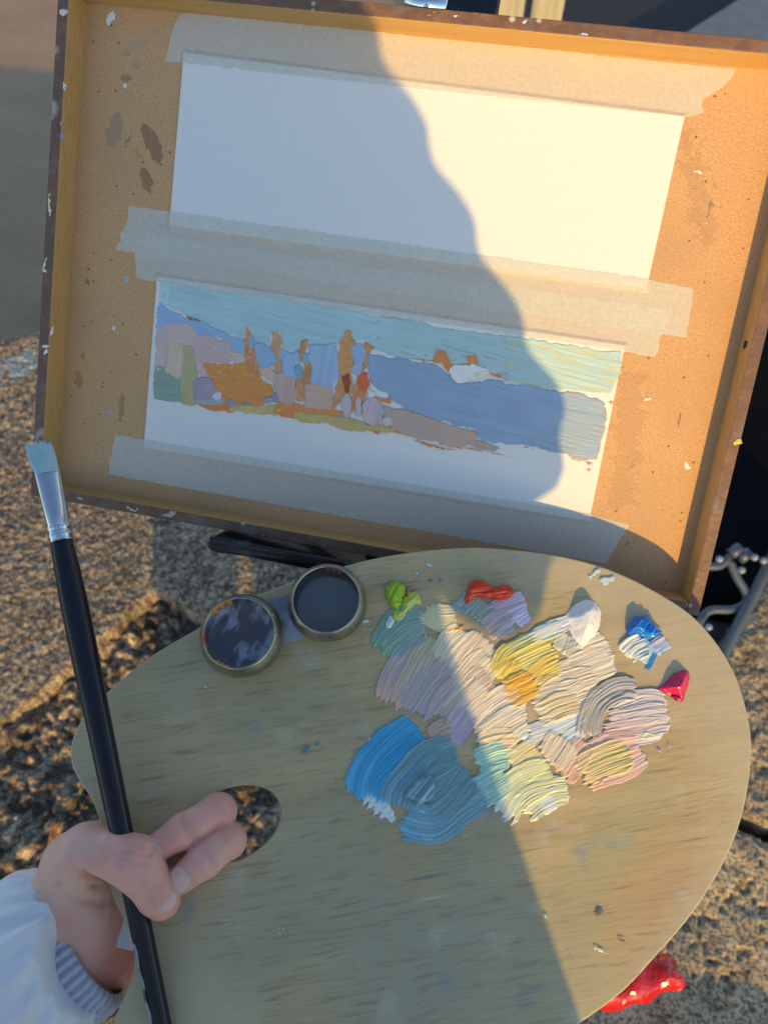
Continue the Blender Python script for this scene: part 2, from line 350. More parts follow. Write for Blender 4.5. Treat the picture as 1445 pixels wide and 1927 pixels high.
def tube(name, pts, r, mat_, parent=None, M=None, n=14, sub=10):
    P = np.asarray(pts, float)
    if sub > 1 and len(P) > 2:
        Q = np.vstack([2*P[0]-P[1], P, 2*P[-1]-P[-2]]); out = []
        for i in range(1, len(Q)-2):
            for t in np.linspace(0, 1, sub, endpoint=False):
                a, b, c, d = Q[i-1:i+3]; out.append(.5*((2*b)+(c-a)*t+(2*a-5*b+4*c-d)*t*t+(3*b-a-3*c+d)*t**3))
        P = np.array(out+[P[-1]])
    R = np.interp(np.linspace(0, 1, len(P)), np.linspace(0, 1, np.size(r)), np.atleast_1d(r))
    T = np.gradient(P, axis=0); T /= np.linalg.norm(T, axis=1)[:, None]
    ref = np.array([0, 0, 1.]) if abs(T[0][2]) < .9 else np.array([1., 0, 0]); V = []
    x = np.cross(ref, T[0]); x /= np.linalg.norm(x)
    for p, t, rr in zip(P, T, R):
        x = x-(x@t)*t; x /= np.linalg.norm(x); y = np.cross(t, x)
        a = np.linspace(0, 2*np.pi, n, endpoint=False)
        V.append(p+rr*(np.cos(a)[:, None]*x+np.sin(a)[:, None]*y))
    k = len(P); iv = np.arange(k*n).reshape(k, n); jv = np.roll(iv, -1, 1)
    f = [list(q) for q in np.stack([iv[:-1].ravel(), jv[:-1].ravel(), jv[1:].ravel(), iv[1:].ravel()], 1).tolist()]
    f += [list(range(n))[::-1], list(range((k-1)*n, k*n))]
    return obj(name, np.vstack(V), f, mat_, parent, M)

# ---- implicit surfaces (people, cloth)
def rcone(X, a, b, ra, rb):
    a = np.asarray(a); b = np.asarray(b); e = b-a; t = np.clip(((X-a)@e)/(e@e+1e-12), 0, 1)
    return np.linalg.norm(X-a-t[..., None]*e, axis=-1)-(ra+(rb-ra)*t)
def smin(a, b, k):
    h = np.clip(.5+.5*(b-a)/k, 0, 1); return b*(1-h)+a*h-k*h*(1-h)
def chain(X, pts, rs, k=.004):
    d = None
    for i in range(len(pts)-1):
        q = rcone(X, pts[i], pts[i+1], rs[i], rs[i+1]); d = q if d is None else smin(d, q, k)
    return d
def surface(fun, lo, hi, h):
    lo = np.asarray(lo); n = np.ceil((np.asarray(hi)-lo)/h).astype(int)+1
    ax = [lo[i]+h*np.arange(n[i]) for i in range(3)]
    F = np.empty(n)
    for i in range(0, n[0], 16):
        X = np.stack(np.meshgrid(ax[0][i:i+16], ax[1], ax[2], indexing='ij'), -1); F[i:i+16] = fun(X)
    sg = F < 0
    off = [(i, j, k) for i in (0, 1) for j in (0, 1) for k in (0, 1)]
    sl_ = lambda A_, o: A_[o[0]:n[0]-1+o[0], o[1]:n[1]-1+o[1], o[2]:n[2]-1+o[2]]
    cnt = sum(sl_(sg, o).astype(int) for o in off); act = (cnt > 0) & (cnt < 8)
    ci = np.argwhere(act); idx = -np.ones(act.shape, int); idx[act] = np.arange(len(ci))
    acc = np.zeros((len(ci), 3)); num = np.zeros(len(ci))
    for a in range(8):
        for b in range(a+1, 8):
            oa, ob = np.array(off[a]), np.array(off[b])
            if np.abs(oa-ob).sum() != 1: continue
            fa = F[tuple((ci+oa).T)]; fb = F[tuple((ci+ob).T)]; cx_ = (fa < 0) != (fb < 0)
            t = np.where(cx_, fa/np.where(fa == fb, 1, fa-fb), 0)[:, None]
            acc += np.where(cx_[:, None], oa+t*(ob-oa), 0); num += cx_
    V = lo+h*(ci+acc/num[:, None]); faces = []
    for axn in range(3):
        o1, o2 = [i for i in range(3) if i != axn]
        e = np.zeros(3, int); e[axn] = 1
        s0 = [slice(None)]*3; s1 = [slice(None)]*3; s0[axn] = slice(0, -1); s1[axn] = slice(1, None)
        a_, b_ = sg[tuple(s0)], sg[tuple(s1)]
        P = np.argwhere(a_ != b_); P = P[(P[:, o1] > 0) & (P[:, o2] > 0) & (P[:, o1] < n[o1]-1) & (P[:, o2] < n[o2]-1)]
        d1 = np.zeros(3, int); d1[o1] = 1; d2 = np.zeros(3, int); d2[o2] = 1
        q = np.stack([idx[tuple((P-d1-d2).T)], idx[tuple((P-d2).T)], idx[tuple(P.T)], idx[tuple((P-d1).T)]], 1)
        flip = a_[tuple(P.T)] == (axn == 1)
        q[flip] = q[flip][:, ::-1]; faces.append(q)
    return V, np.vstack(faces)

# ------------------------------------------------------------------ setting
GZ = -.47
g = 120.
gr = obj('ground', [(-g, -g, GZ), (g, -g, GZ), (g, g, GZ), (-g, g, GZ)], [[0, 1, 2, 3]],
         mat('brown_ground', base=(.46, .285, .17), rough=.85, coords='Object', stretch=(1, 2.2, 1),
             var=[(3, 6, .4, .7, (.36, .22, .13), .8), (60, 5, .45, .7, (.27, .17, .105), .6), (.8, 4, .5, .7, (.50, .33, .20), .5)], bump=[(40, 5, .004)]), smooth=False)
struct(gr)
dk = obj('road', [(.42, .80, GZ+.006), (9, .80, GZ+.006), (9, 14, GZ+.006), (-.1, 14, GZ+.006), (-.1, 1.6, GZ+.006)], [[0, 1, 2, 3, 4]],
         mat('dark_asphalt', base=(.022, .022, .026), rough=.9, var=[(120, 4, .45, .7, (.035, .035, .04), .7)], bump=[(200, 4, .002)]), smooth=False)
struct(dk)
pv = box('path', (-3, -3.2, GZ+.002), (3, -.52, -.30), mat('path_gravel', base=(.2, .18, .15), rough=.9, var=[(90, 5, .4, .7, (.12, .1, .09), .8)], bump=[(120, 5, .004)]), bevel=.01)
struct(pv)

def stone(name, poly, z, hf, cf, label, res=.0024, drop=.16, edge=.018):
    poly = np.asarray(poly); lo = poly.min(0)-.02; hi = poly.max(0)+.02
    x, y = np.meshgrid(np.arange(lo[0], hi[0], res), np.arange(lo[1], hi[1], res), indexing='ij')
    wx = x+.018*(fbm(x/.05, y/.05, 71, 4)-.5); wy = y+.018*(fbm(x/.05+9, y/.05, 72, 4)-.5)
    m = inside(wx, wy, poly); used, f = grid_faces(m); xs, ys = x[used], y[used]
    d = edge_dist(wx[used], wy[used], poly)
    zz = z+hf(xs, ys)-edge*.5*(1-sstep(0, edge, d))**2-drop*(1-sstep(0, .006, d))
    o = obj(name, np.stack([xs, ys, zz], 1), f, M_STONE, cols=cf(xs, ys))
    return tag(o, label, 'stone', 'stones of the low wall')
gp = lambda p: on_ground(p)[:2]
def hA(x, y): return .09*(y-.35)+.0046*fbm(x/.0052, y/.0052, 3, 2)+.0036*fbm(x/.012, y/.012, 4, 2)+.010*(fbm(x/.10, y/.10, 5, 3)-.5)
def cA(x, y):
    b = fbm(x/.06, y/.06, 8, 3)[:, None]; gq = vn(x/.005, y/.005, 9)[:, None]
    c = np.array([.40, .305, .205])*(.70+.5*b)*(.12+1.45*gq)
    q0 = gp((0, 735)); q1 = gp((75, 690)); e = q1-q0; t = ((x-q0[0])*e[0]+(y-q0[1])*e[1])/(e@e)
    dd = np.abs((x-q0[0])*e[1]-(y-q0[1])*e[0])/np.hypot(*e)
    k = ((dd < .028) & (fbm(x/.02, y/.02, 14, 4) > .46) & (t > -.5) & (t < 1.7))[:, None]
    return np.where(k, c*.25+.75*np.array([.38, .52, .60]), c)
def hB(x, y): return .03*(y-.1)+.011*fbm(x/.009, y/.009, 23, 2)+.030*np.abs(fbm(x/.028, y/.028, 24, 3)-.45)*2+.02*(fbm(x/.10, y/.10, 25, 2)-.5)
def cB(x, y):
    return np.array([.36, .27, .18])*(.05+1.9*vn(x/.006, y/.006, 29)*fbm(x/.03, y/.03, 28, 2)*1.6)[:, None]
def hC(x, y): return .16*(y-.2)+.006*fbm(x/.008, y/.008, 33, 2)+.014*fbm(x/.03, y/.03, 34, 3)+.03*(fbm(x/.12, y/.12, 35, 2)-.5)
def cC(x, y): return np.array([.44, .34, .22])*(.15+1.5*fbm(x/.012, y/.012, 39, 4))[:, None]
def hD(x, y):
    p = sstep(.60, .74, vn(x/.007, y/.007, 43)*.6+.4*vn(x/.02, y/.02, 44))
    return .15*(y-.06)+.004*fbm(x/.012, y/.012, 45, 3)+.022*(fbm(x/.09, y/.09, 46, 3)-.5)-.006*p
def cD(x, y): return np.array([.62, .47, .28])*(.45+.95*fbm(x/.02, y/.02, 47, 4))[:, None]
stone('stone', [gp((-260, 720)), gp((0, 668)), gp((90, 638)), (-.3, .74), (.32, .70), (.33, .1), gp((480, 1290)), gp((370, 1168)), gp((292, 1112)), gp((150, 1232)), gp((0, 1345)), gp((-260, 1500))],
      0, hA, cA, 'broad grainy granite slab under the tray with pale blue paint marks near its far edge')
stone('stone', [gp((-300, 1480)), gp((0, 1310)), gp((292, 1060)), gp((420, 1150)), gp((560, 1240)), gp((760, 1500)), gp((760, 2250)), gp((-300, 2250))],
      -.062, hB, cB, 'craggy dark stone below the hand and seen through the palette thumb hole')
stone('stone', [gp((1345, 1235)), gp((1450, 1075)), (.95, .40), (.98, .12), gp((1460, 1560)), gp((1390, 1532)), gp((1250, 1500)), gp((1240, 1380))],
      0, hC, cC, 'pebbly rough stone to the right of the palette beside the dark gap')
stone('stone', [gp((1230, 1515)), gp((1392, 1540)), gp((1460, 1570)), (.98, .10), (.98, -.34), gp((900, 2200)), gp((1000, 1700))],
      -.012, hD, cD, 'pitted pale stone lit by the sun next to the red wrapper')
V, Fc = surface(lambda X: rcone(X, (.30, -.47, -.136), (.80, -.52, -.146), .17, .19)+.03*(fbm(X[..., 0]/.08, X[..., 1]/.08+X[..., 2]/.07, 55, 3)-.5), (.05, -.80, -.36), (1.08, -.20, .16), .012)
tag(obj('shade_boulder', V, Fc, M_STONE, cols=np.full((len(V), 3), .22)), 'unseen rock added at the near side of the low wall to cast shade', 'shade_boulder')  # out of view, added to throw shade over the lower right stones
V, Fc = surface(lambda X: np.max(np.abs(X-np.array([-.1, .12, -.33]))-np.array([1.0, .60, .24]), -1)+.02*(fbm(X[..., 0]/.12+X[..., 2]/.1, X[..., 1]/.12, 57, 3)-.5), (-1.2, -.56, -.62), (1.0, .78, -.04), .02)
tag(obj('stone', V, Fc, M_STONE, cols=np.full((len(V), 3), .10)), 'dark base course carrying the stones of the low wall', 'stone', 'stones of the low wall')

V, Fc = surface(lambda X: np.max(np.abs(X-np.array([-2.2, .12, -.30]))-np.array([1.12, .575, .288]), -1)+.02*(fbm(X[..., 0]/.12+X[..., 2]/.1, X[..., 1]/.12, 58, 3)-.5), (-3.4, -.56, -.66), (-1.0, .78, .06), .03)
tag(obj('stone', V, Fc, M_STONE, cols=np.tile([.28, .22, .16], (len(V), 1))), 'long granite block that carries the low wall on past the blue paint marks', 'stone', 'stones of the low wall')
# far things beyond the wall
for i, (x0, x1, lab) in enumerate(((930, 985, 'pale weathered wooden post beside the chrome clamp above the tray'), (1000, 1058, 'pale weathered wooden post next to the dark road'))):
    a = at((x0, 20), 1.55); b = at((x1, 24), 1.55); wq = np.linalg.norm(b-a); cen = (a+b)/2
    o = empty('wooden_post', frame((cen[0], cen[1], GZ), (1, 0, 0), (0, 1, 0), (0, 0, 1)))
    box('post_shaft', (-wq/2, -.02, 0), (wq/2, .02, 1.25), M_WOODP, o, bevel=.004)
    box('post_cap', (-wq/2-.006, -.026, 1.25), (wq/2+.006, .026, 1.265), M_WOODP, o, bevel=.003)
    tag(o, lab, 'post', 'posts behind the tray')
a = on_ground((1330, 75), GZ); b = on_ground((1445, 0), GZ)
e = (b-a)/np.linalg.norm(b-a); nn = np.array([e[1], -e[0], 0])
struct(obj('pavement', [a-e*2+[0, 0, .10], b+e*3+[0, 0, .10], b+e*3+nn*2.+[0, 0, .10], a-e*2+nn*2.+[0, 0, .10], a-e*2+[0, 0, .0], b+e*3+[0, 0, .0]], [[0, 1, 2, 3], [4, 5, 1, 0]],
    mat('pavement_concrete', base=(.19, .195, .21), rough=.85, var=[(20, 5, .4, .7, (.14, .145, .16), .7)], bump=[(150, 4, .001)]), smooth=False))

# tube frame in the right gap; near-black block stands in for its deep shade
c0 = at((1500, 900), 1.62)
def gap_shade_f(X):
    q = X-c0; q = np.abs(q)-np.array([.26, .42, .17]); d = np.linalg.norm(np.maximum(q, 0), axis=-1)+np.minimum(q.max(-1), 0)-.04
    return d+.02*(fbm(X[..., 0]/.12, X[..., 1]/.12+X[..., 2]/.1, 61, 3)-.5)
V, Fc = surface(gap_shade_f, c0-np.array([.33, .50, .24]), c0+np.array([.33, .50, .24]), .016)
gap_shade = empty('gap_shade'); tag(gap_shade, 'near-black block added for the deep shade in the gap behind the tube frame', 'gap_shade')
obj('gap_shade_body', V, Fc, M_GAPSHADE, gap_shade)
tube('gap_shade_band', [c0+[-.2, .1, .17], c0+[-.05, 0, .22], c0+[.12, .05, .20]], .012, M_GAPSHADE, gap_shade)
fr_ = empty('tube_frame'); tag(fr_, 'blue grey tubular metal frame with pale bolt caps in shadow below the tray corner', 'metal frame')
zt = 1.10
tube('straight_tube', [at((1475, 1000), zt), at((1440, 1075), zt), at((1355, 1240), zt-.02), at((1300, 1345), zt-.03)], .0085, M_TUBE, fr_)
tube('curved_tube', [at((1372, 1055), zt), at((1385, 1085), zt), at((1402, 1115), zt), at((1401, 1135), zt), at((1378, 1147), zt), at((1340, 1148), zt), at((1322, 1160), zt), at((1305, 1195), zt), at((1280, 1240), zt)], .0062, M_TUBE, fr_)
tube('cross_tube', [at((1300, 1062), zt), at((1340, 1066), zt), at((1358, 1062), zt), at((1374, 1046), zt)], .006, M_TUBE, fr_)
for q in ((1374, 1043), (1391, 1052)):
    a = at(q, zt-.01); tube('coupling', [a, a+[.012, .012, .004]], .0085, M_TUBE, fr_)
for q in ((1353, 1052), (1395, 1073), (1333, 1180), (1436, 1055), (1419, 1049)):
    a = at(q, zt-.02); d_ = (CAM-a)/np.linalg.norm(CAM-a); tube('bolt_cap', [a, a+d_*.008], .0055, M_CAP, fr_, n=6)

# ------------------------------------------------------------------ easel
RT, RD = .0068, .018                                    # tray rail thickness, depth
ez = empty('easel', BF); tag(ez, 'black easel with narrow ledge and chrome clamp holding the wooden tray', 'easel')
u0 = bl((403, 992), .020)[0]
vt = -RT-.001
LE = plate('ledge', [[(u0+.006*(1-math.cos(a_)), vt-.0058-.0048*math.sin(a_)) for a_ in np.linspace(math.pi/2, -math.pi/2, 9)][::-1] + [(.33, vt-.001), (.33, vt-.0106)]], .040, M_BLACK, ez, bevel=.0015, z0=.030)
LE.parent = ez; LE.matrix_world = Matrix(BF.tolist())
box('ledge_lip', (u0+.002, vt-.0045, .0301), (.33, vt-.0005, .0335), M_BLACK, ez, bevel=.0012)
box('mast', (.205, -.16, -.045), (.235, .33, -.018), M_BLACK, ez, bevel=.002)
box('ledge_bracket', (.190, -.055, -.018), (.250, -.020, .010), M_BLACK, ez, bevel=.002)
q = bl((812, 12), 0)
box('clamp', (q[0]-.006, BH+RT+.0005, -.03), (q[0]+.016, BH+RT+.008, .006), M_BLACK, ez, bevel=.002)
tube('clamp_knob', [(q[0]-.012, BH+RT+.004, .012), (q[0]+.010, BH+RT+.003, .012)], .0052, M_CHROME, ez, n=20, sub=1)
for sx in (-1, 1):
    a = BF@np.array([.17, .05, -.05, 1]); tube('leg', [(.17, .05, -.04), tuple((BFi@np.array([sx*.28+.02, .35, 0, 1]))[:3])], .010, M_BLACK, ez, sub=1)
tube('leg', [(.17, -.1, -.04), tuple((BFi@np.array([.02, .10, -.02, 1]))[:3])], .010, M_BLACK, ez, sub=1)

# ------------------------------------------------------------------ tray (lid of a sketch box)
tr = empty('painting_tray', BF); tag(tr, 'shallow wooden tray of brown hardboard with paint-scuffed dark lips leaning on the easel', 'tray')
pb = box('panel', (-RT+.0005, -RT+.0005, -.004), (BW+RT-.0005, BH+RT-.0005, 0), M_HARD, tr, bevel=0)
def rail(lo, hi, inner):
    inner = Vector(inner)
    return box('rail', lo, hi, None, tr, bevel=.0007, mats=[M_LIP, M_RAIL], fmf=lambda f: 1 if f.normal.dot(inner) > .8 else 0)
rail((-RT, -RT, -.006), (0, BH+RT, RD), (1, 0, 0)); rr_ = rail((BW, -RT-.0005, -.006), (BW+RT, BH+RT, RD), (-1, 0, 0))
rail((.0003, BH, -.006), (BW-.0003, BH+RT, RD-.0004), (0, -1, 0)); rail((.0003, -RT, -.006), (BW-.0003, 0, RD-.0004), (0, 1, 0))
tube('screw_hole', [(BW+.0001, bl((1403, 652), 0)[1], .010), (BW-.0006, bl((1403, 652), 0)[1], .010)], .0022, M_BLACK, tr, sub=1)
def ell(cx, cy, rx, ry, rot=0, n=18, conv=bl):
    r = math.radians(rot); o = []
    for a_ in np.linspace(0, 2*np.pi, n, endpoint=False):
        x, y = rx*math.cos(a_), ry*math.sin(a_); o.append(conv((cx+x*math.cos(r)-y*math.sin(r), cy+x*math.sin(r)+y*math.cos(r))))
    return o
for i, (cx, cy, rx, ry, rot, c_) in enumerate([(216, 245, 15, 34, 12, (128, 120, 105)), (250, 90, 20, 10, -30, (140, 135, 122)), (270, 80, 12, 9, 0, (140, 135, 122)), (295, 60, 11, 7, 0, (138, 132, 118)),
      (288, 272, 15, 42, -22, (110, 88, 70)), (277, 340, 12, 25, -8, (112, 95, 70)), (238, 146, 11, 8, 10, (110, 105, 85)), (256, 124, 10, 8, 0, (135, 130, 118)),
      (210, 38, 7, 17, 20, (185, 190, 180)), (237, 163, 4, 8, 0, (190, 180, 160)), (243, 260, 5, 16, 25, (110, 115, 95)), (149, 715, 7, 20, -8, (128, 112, 45)), (166, 528, 3, 11, 0, (110, 105, 55)),
      (168, 505, 2.5, 8, 0, (105, 100, 50)), (157, 668, 3, 9, 0, (125, 115, 50)), (240, 526, 4, 9, 10, (110, 170, 200)), (213, 618, 5, 5, 0, (190, 195, 190)), (209, 773, 5, 10, 0, (140, 140, 160)),
      (300, 215, 1.6, 42, -17, (100, 105, 80)), (262, 290, 24, 2, 42, (170, 105, 60)), (228, 765, 6, 30, 3, (130, 105, 75)),
      (1313, 325, 10, 6, 10, (225, 200, 150)), (1218, 752, 10, 4, -30, (225, 210, 180)), (1292, 878, 6, 11, -30, (215, 205, 190)), (1278, 790, 4, 14, 10, (150, 120, 85)), (1335, 390, 5, 22, 10, (170, 130, 80)),
      (1190, 870, 2, 30, 35, (150, 130, 80)), (1300, 545, 6, 4, 0, (120, 140, 120)), (1345, 350, 4, 10, 0, (200, 150, 60))]):
    sunny = cx > 1000
    patch('paint_smudge', ell(cx, cy, rx, ry, rot), .00006, np.minimum((AL if sunny else A)(*c_)*1.3, .8), .0002, cell=.0006, rag=.0009, ridge=.2, lip=.2, seed=100+i, mat_=(M_PIC if sum(c_) > 480 else M_WASH), parent=tr, ang=math.radians(90-rot))
for (x0, y0, x1, y1, wq, c_) in ((1290, 240, 1330, 470, 46, (150, 120, 80)), (1190, 690, 1170, 960, 60, (165, 125, 75))):
    p = [bl((x0-wq/2, y0)), bl((x0+wq/2, y0)), bl((x1+wq/2, y1)), bl((x1-wq/2, y1))]
    patch('paint_smudge', p, .00004, AL(*c_), .00015, cell=.001, rag=.004, ridge=.1, lip=0, seed=140+x0, mat_=mat('faint_grey_smear', attr=True, rough=.6, alpha=.09), parent=tr)
# scuffs on the lips
for i, (cx, cy, rx, ry, c_, M_) in enumerate([(121, 25, 6, 8, (170, 175, 180), A), (121, 165, 3, 9, (225, 225, 225), A), (94, 385, 5, 22, (185, 180, 165), A), (87, 650, 7, 4, (190, 200, 205), A), (86, 662, 7, 6, (205, 210, 215), A), (98, 622, 4, 9, (180, 185, 180), A),
      (85, 497, 4, 14, (190, 185, 170), A), (1386, 832, 9, 7, (225, 180, 60), AL), (118, 250, 4, 10, (110, 130, 140), A), (860, 30, 8, 3, (220, 210, 190), AL), (1095, 68, 10, 4, (190, 190, 190), AL), (990, 40, 9, 3, (230, 215, 190), AL),
      (250, 957, 12, 4, (150, 145, 140), A), (320, 968, 16, 4, (140, 140, 145), A), (150, 937, 7, 3, (150, 155, 150), A), (810, 25, 12, 3, (235, 120, 60), AL)]):
    conv = lambda p: bl(p, RD)
    patch('paint_fleck', ell(cx, cy, rx, ry, 0, 14, conv), .0003, M_(*c_), RD+.0001, cell=.0005, rag=.0012, ridge=.3, lip=.4, seed=200+i, parent=tr)

# ------------------------------------------------------------------ paper sheets
def quad(px, n=1): return [bl(p) for p in px]
PT = .0006
def paper(name, px):
    return plate(name, [quad(px)], PT, M_PAPER, None, BF, bevel=.0001, z0=PT+.0002)
p1 = [(347, 100), (1287, 220), (1215, 545), (320, 425)]; p2 = [(297, 520), (1175, 650), (1108, 980), (272, 842)]
s1 = paper('blank_paper', p1); tag(s1, 'blank white paper strip taped to the upper half of the tray', 'paper')
pic = empty('painting', BF); tag(pic, 'white paper strip with an unfinished blue and orange oil landscape', 'painting')
sh = paper('sheet', p2); sh.parent = pic; sh.matrix_parent_inverse = pic.matrix_world.inverted()

# paint on the sheet: A1 / B1 convert the study's own grid to the sheet
cA1 = lambda p: bl((260+p[0]/3.6125, 500+p[1]/3.6125)); cB1 = lambda p: bl((600+p[0]/2.408, 520+p[1]/2.408))
ZP = PT+.0002
lay = [0]
def pp(conv, pts, c, c2=None, th=.00030, ang=-6, rag=.0006, ridge=.55, lip=.4, m=None, name='paint_patch', smooth_=True, f=A, grow=.0007):
    lay[0] += 1
    poly = np.array([conv(p) for p in pts])
    if grow: e_ = poly.mean(0); dd = poly-e_; poly = e_+dd*(1+grow/np.maximum(np.hypot(*dd.T), .003))[:, None]
    if smooth_ and len(poly) > 3: poly = smooth_closed(poly, 4)
    patch(name, poly, th, f(*c), ZP+.00001+lay[0]*.000012, f(*c2) if c2 else None, math.radians(ang), .00042, rag, ridge, lip, 300+lay[0]*7, m or M_PIC, pic)
def blob(conv, cx, cy, rx, ry, c, th=.0005, c2=None, ang=80):
    pp(conv, [(cx+rx*math.cos(t), cy+ry*math.sin(t)) for t in np.linspace(0, 6.283, 12, endpoint=False)], c, c2, th, ang)
OR, OR2 = (196, 122, 34), (170, 116, 58)
M_ORG = mat('thin_sienna', attr=True, rough=.6, spec=.3, bump=[(520, 3, .0003)], var=[(420, 4, .52, .72, (.72, .60, .42), .45)])
mixp = lambda *L: [q for s in L for q in s]
AB = lambda pa, pbx: [('a', p) for p in pa]+[('b', p) for p in pbx]
def cm(p): return cA1(p[1]) if p[0] == 'a' else cB1(p[1])
# sky
pp(cm, AB([(160, 112), (240, 108), (420, 150), (660, 182), (760, 172), (900, 190), (1080, 243), (1330, 258)], [(60, 122), (140, 150), (260, 178), (420, 195), (560, 232), (720, 252), (880, 268), (1050, 300), (1200, 320), (1310, 340), (1375, 335), (1358, 460), (1310, 540), (1180, 522), (1050, 510), (960, 482), (850, 480), (815, 440), (720, 402), (690, 392), (600, 398), (540, 385), (400, 372), (300, 352), (235, 318), (205, 296), (165, 300), (125, 245), (98, 300)])
   + AB([(1360, 530), (1170, 540), (1050, 590), (985, 560), (965, 450), (905, 470), (895, 550), (810, 518), (770, 480), (735, 420), (722, 500), (690, 492), (600, 450), (460, 385), (410, 380), (300, 328), (205, 278), (155, 255)], []), (127, 174, 198), (121, 165, 186), .00034, smooth_=False, grow=0)
for a_, b_ in (([(380, 240), (720, 240), (725, 420), (600, 440), (400, 340)], (120, 170, 196)), ([(760, 370), (1180, 365), (1350, 330), (1360, 520), (1170, 530), (1050, 570), (1000, 540), (960, 440), (800, 430)], (122, 172, 198))):
    pp(cA1, a_, b_, None, .00022, ang=-8)
pp(cB1, [(270, 190), (420, 205), (560, 245), (720, 265), (840, 285), (850, 470), (800, 430), (710, 350), (600, 385), (540, 335), (480, 375), (300, 345)], (118, 156, 172), (112, 150, 165), .0002)
pp(cB1, [(850, 300), (1050, 320), (1310, 350), (1340, 440), (1290, 520), (1060, 505), (870, 470)], (140, 166, 152), (144, 164, 142), .00022, ang=-20)
pp(cA1, [(165, 112), (215, 112), (205, 260), (160, 250)], (135, 185, 200), None, .0003, ang=85)
# left hill and sea
pp(cA1, [(152, 255), (210, 292), (310, 342), (410, 388), (470, 400), (600, 458), (722, 502), (726, 585), (630, 582), (612, 512), (500, 482), (400, 472), (390, 430), (280, 402), (220, 402), (138, 425)], (104, 146, 200), (112, 152, 205), .0003, -20)
pp(cB1, [(222, 345), (300, 365), (400, 372), (530, 402), (588, 440), (650, 480), (690, 480), (820, 466), (860, 485), (960, 490), (1050, 515), (1180, 528), (1300, 575), (1282, 620), (1300, 645), (1290, 700), (1270, 760), (1258, 832), (1110, 806), (930, 770), (790, 756), (730, 740), (690, 690), (610, 668), (520, 650), (400, 602), (330, 560), (310, 530), (262, 512), (230, 480), (222, 430)], (106, 144, 190), (102, 136, 178), .00034, -6, smooth_=False, rag=.0007, grow=0)
pp(cB1, [(540, 450), (640, 490), (720, 485), (700, 620), (520, 600)], (98, 136, 190), (108, 146, 196), .00018)
pp(cB1, [(800, 520), (1040, 520), (1110, 600), (1110, 780), (900, 750), (760, 720)], (92, 122, 166), (98, 130, 176), .00018)
pp(cB1, [(1090, 540), (1290, 585), (1270, 750), (1250, 825), (1120, 800)], (122, 134, 160), (116, 128, 152), .00022, 20)
# left blocks
pp(cA1, [(142, 432), (230, 396), (330, 402), (395, 430), (400, 560), (310, 552), (290, 532), (220, 542), (190, 690), (120, 692), (130, 560)], (158, 152, 160), (150, 148, 160), .0003, -8)
pp(cA1, [(120, 700), (170, 690), (240, 740), (300, 782), (300, 890), (290, 922), (130, 906), (115, 850)], (98, 132, 138), (108, 140, 135), .0003, -5)
pp(cA1, [(190, 790), (296, 786), (300, 884), (195, 890)], (94, 130, 148), None, .0002, 80, smooth_=False)
pp(cA1, [(212, 546), (290, 532), (316, 562), (310, 740), (270, 766), (210, 730), (192, 690)], (164, 158, 150), (150, 148, 145), .0004, 85)
pp(cA1, [(306, 562), (380, 552), (400, 680), (402, 760), (385, 900), (390, 940), (300, 932), (296, 800), (316, 700)], (134, 138, 96), (142, 146, 110), .0003, 85)
pp(cA1, [(395, 482), (510, 482), (540, 512), (620, 512), (625, 650), (530, 656), (420, 642), (395, 580)], (160, 140, 152), (150, 145, 160), .00035, -6)
pp(cA1, [(520, 542), (612, 532), (620, 576), (525, 582)], (148, 154, 178), None, .0003)
pp(cA1, [(540, 590), (622, 585), (626, 650), (532, 654)], (162, 138, 150), None, .0003, 80)
pp(cA1, [(626, 586), (715, 596), (722, 645), (690, 656), (626, 640)], (164, 154, 150), None, .00035, -15)
pp(cA1, [(390, 610), (430, 650), (470, 720), (460, 760), (410, 730)], (160, 150, 158), None, .0003, 60)
pp(cA1, [(435, 660), (560, 668), (700, 666), (790, 600), (832, 640), (832, 760), (905, 820), (925, 870), (862, 905), (842, 950), (610, 932), (560, 860), (512, 790), (480, 740), (460, 700)], (198, 126, 20), (184, 114, 28), .00012, -4, m=M_ORG)
pp(cA1, [(500, 770), (820, 780), (900, 860), (840, 940), (620, 925), (560, 850)], (196, 122, 14), (182, 112, 20), .00016, -4)
pp(cA1, [(382, 790), (410, 766), (480, 766), (516, 800), (516, 880), (480, 906), (400, 906), (382, 870)], (122, 122, 152), (130, 128, 158), .0006, 85)
pp(cA1, [(395, 912), (520, 902), (576, 906), (576, 945), (440, 945)], (124, 150, 158), None, .0003)
blob(cA1, 540, 886, 32, 26, (168, 172, 195), .0007)
pp(cA1, [(390, 935), (480, 945), (600, 936), (655, 990), (560, 986), (480, 972)], (194, 110, 22), None, .0002)
pp(cA1, [(638, 965), (750, 950), (940, 956), (948, 1015), (860, 1010), (760, 1002), (650, 990)], (168, 158, 96), (150, 146, 90), .00035, 80, rag=.0009)
blob(cA1, 642, 930, 36, 17, (124, 126, 150)); blob(cA1, 732, 940, 28, 13, (118, 122, 150)); blob(cA1, 890, 910, 34, 22, (122, 132, 160)); blob(cA1, 936, 893, 24, 32, (112, 126, 160))
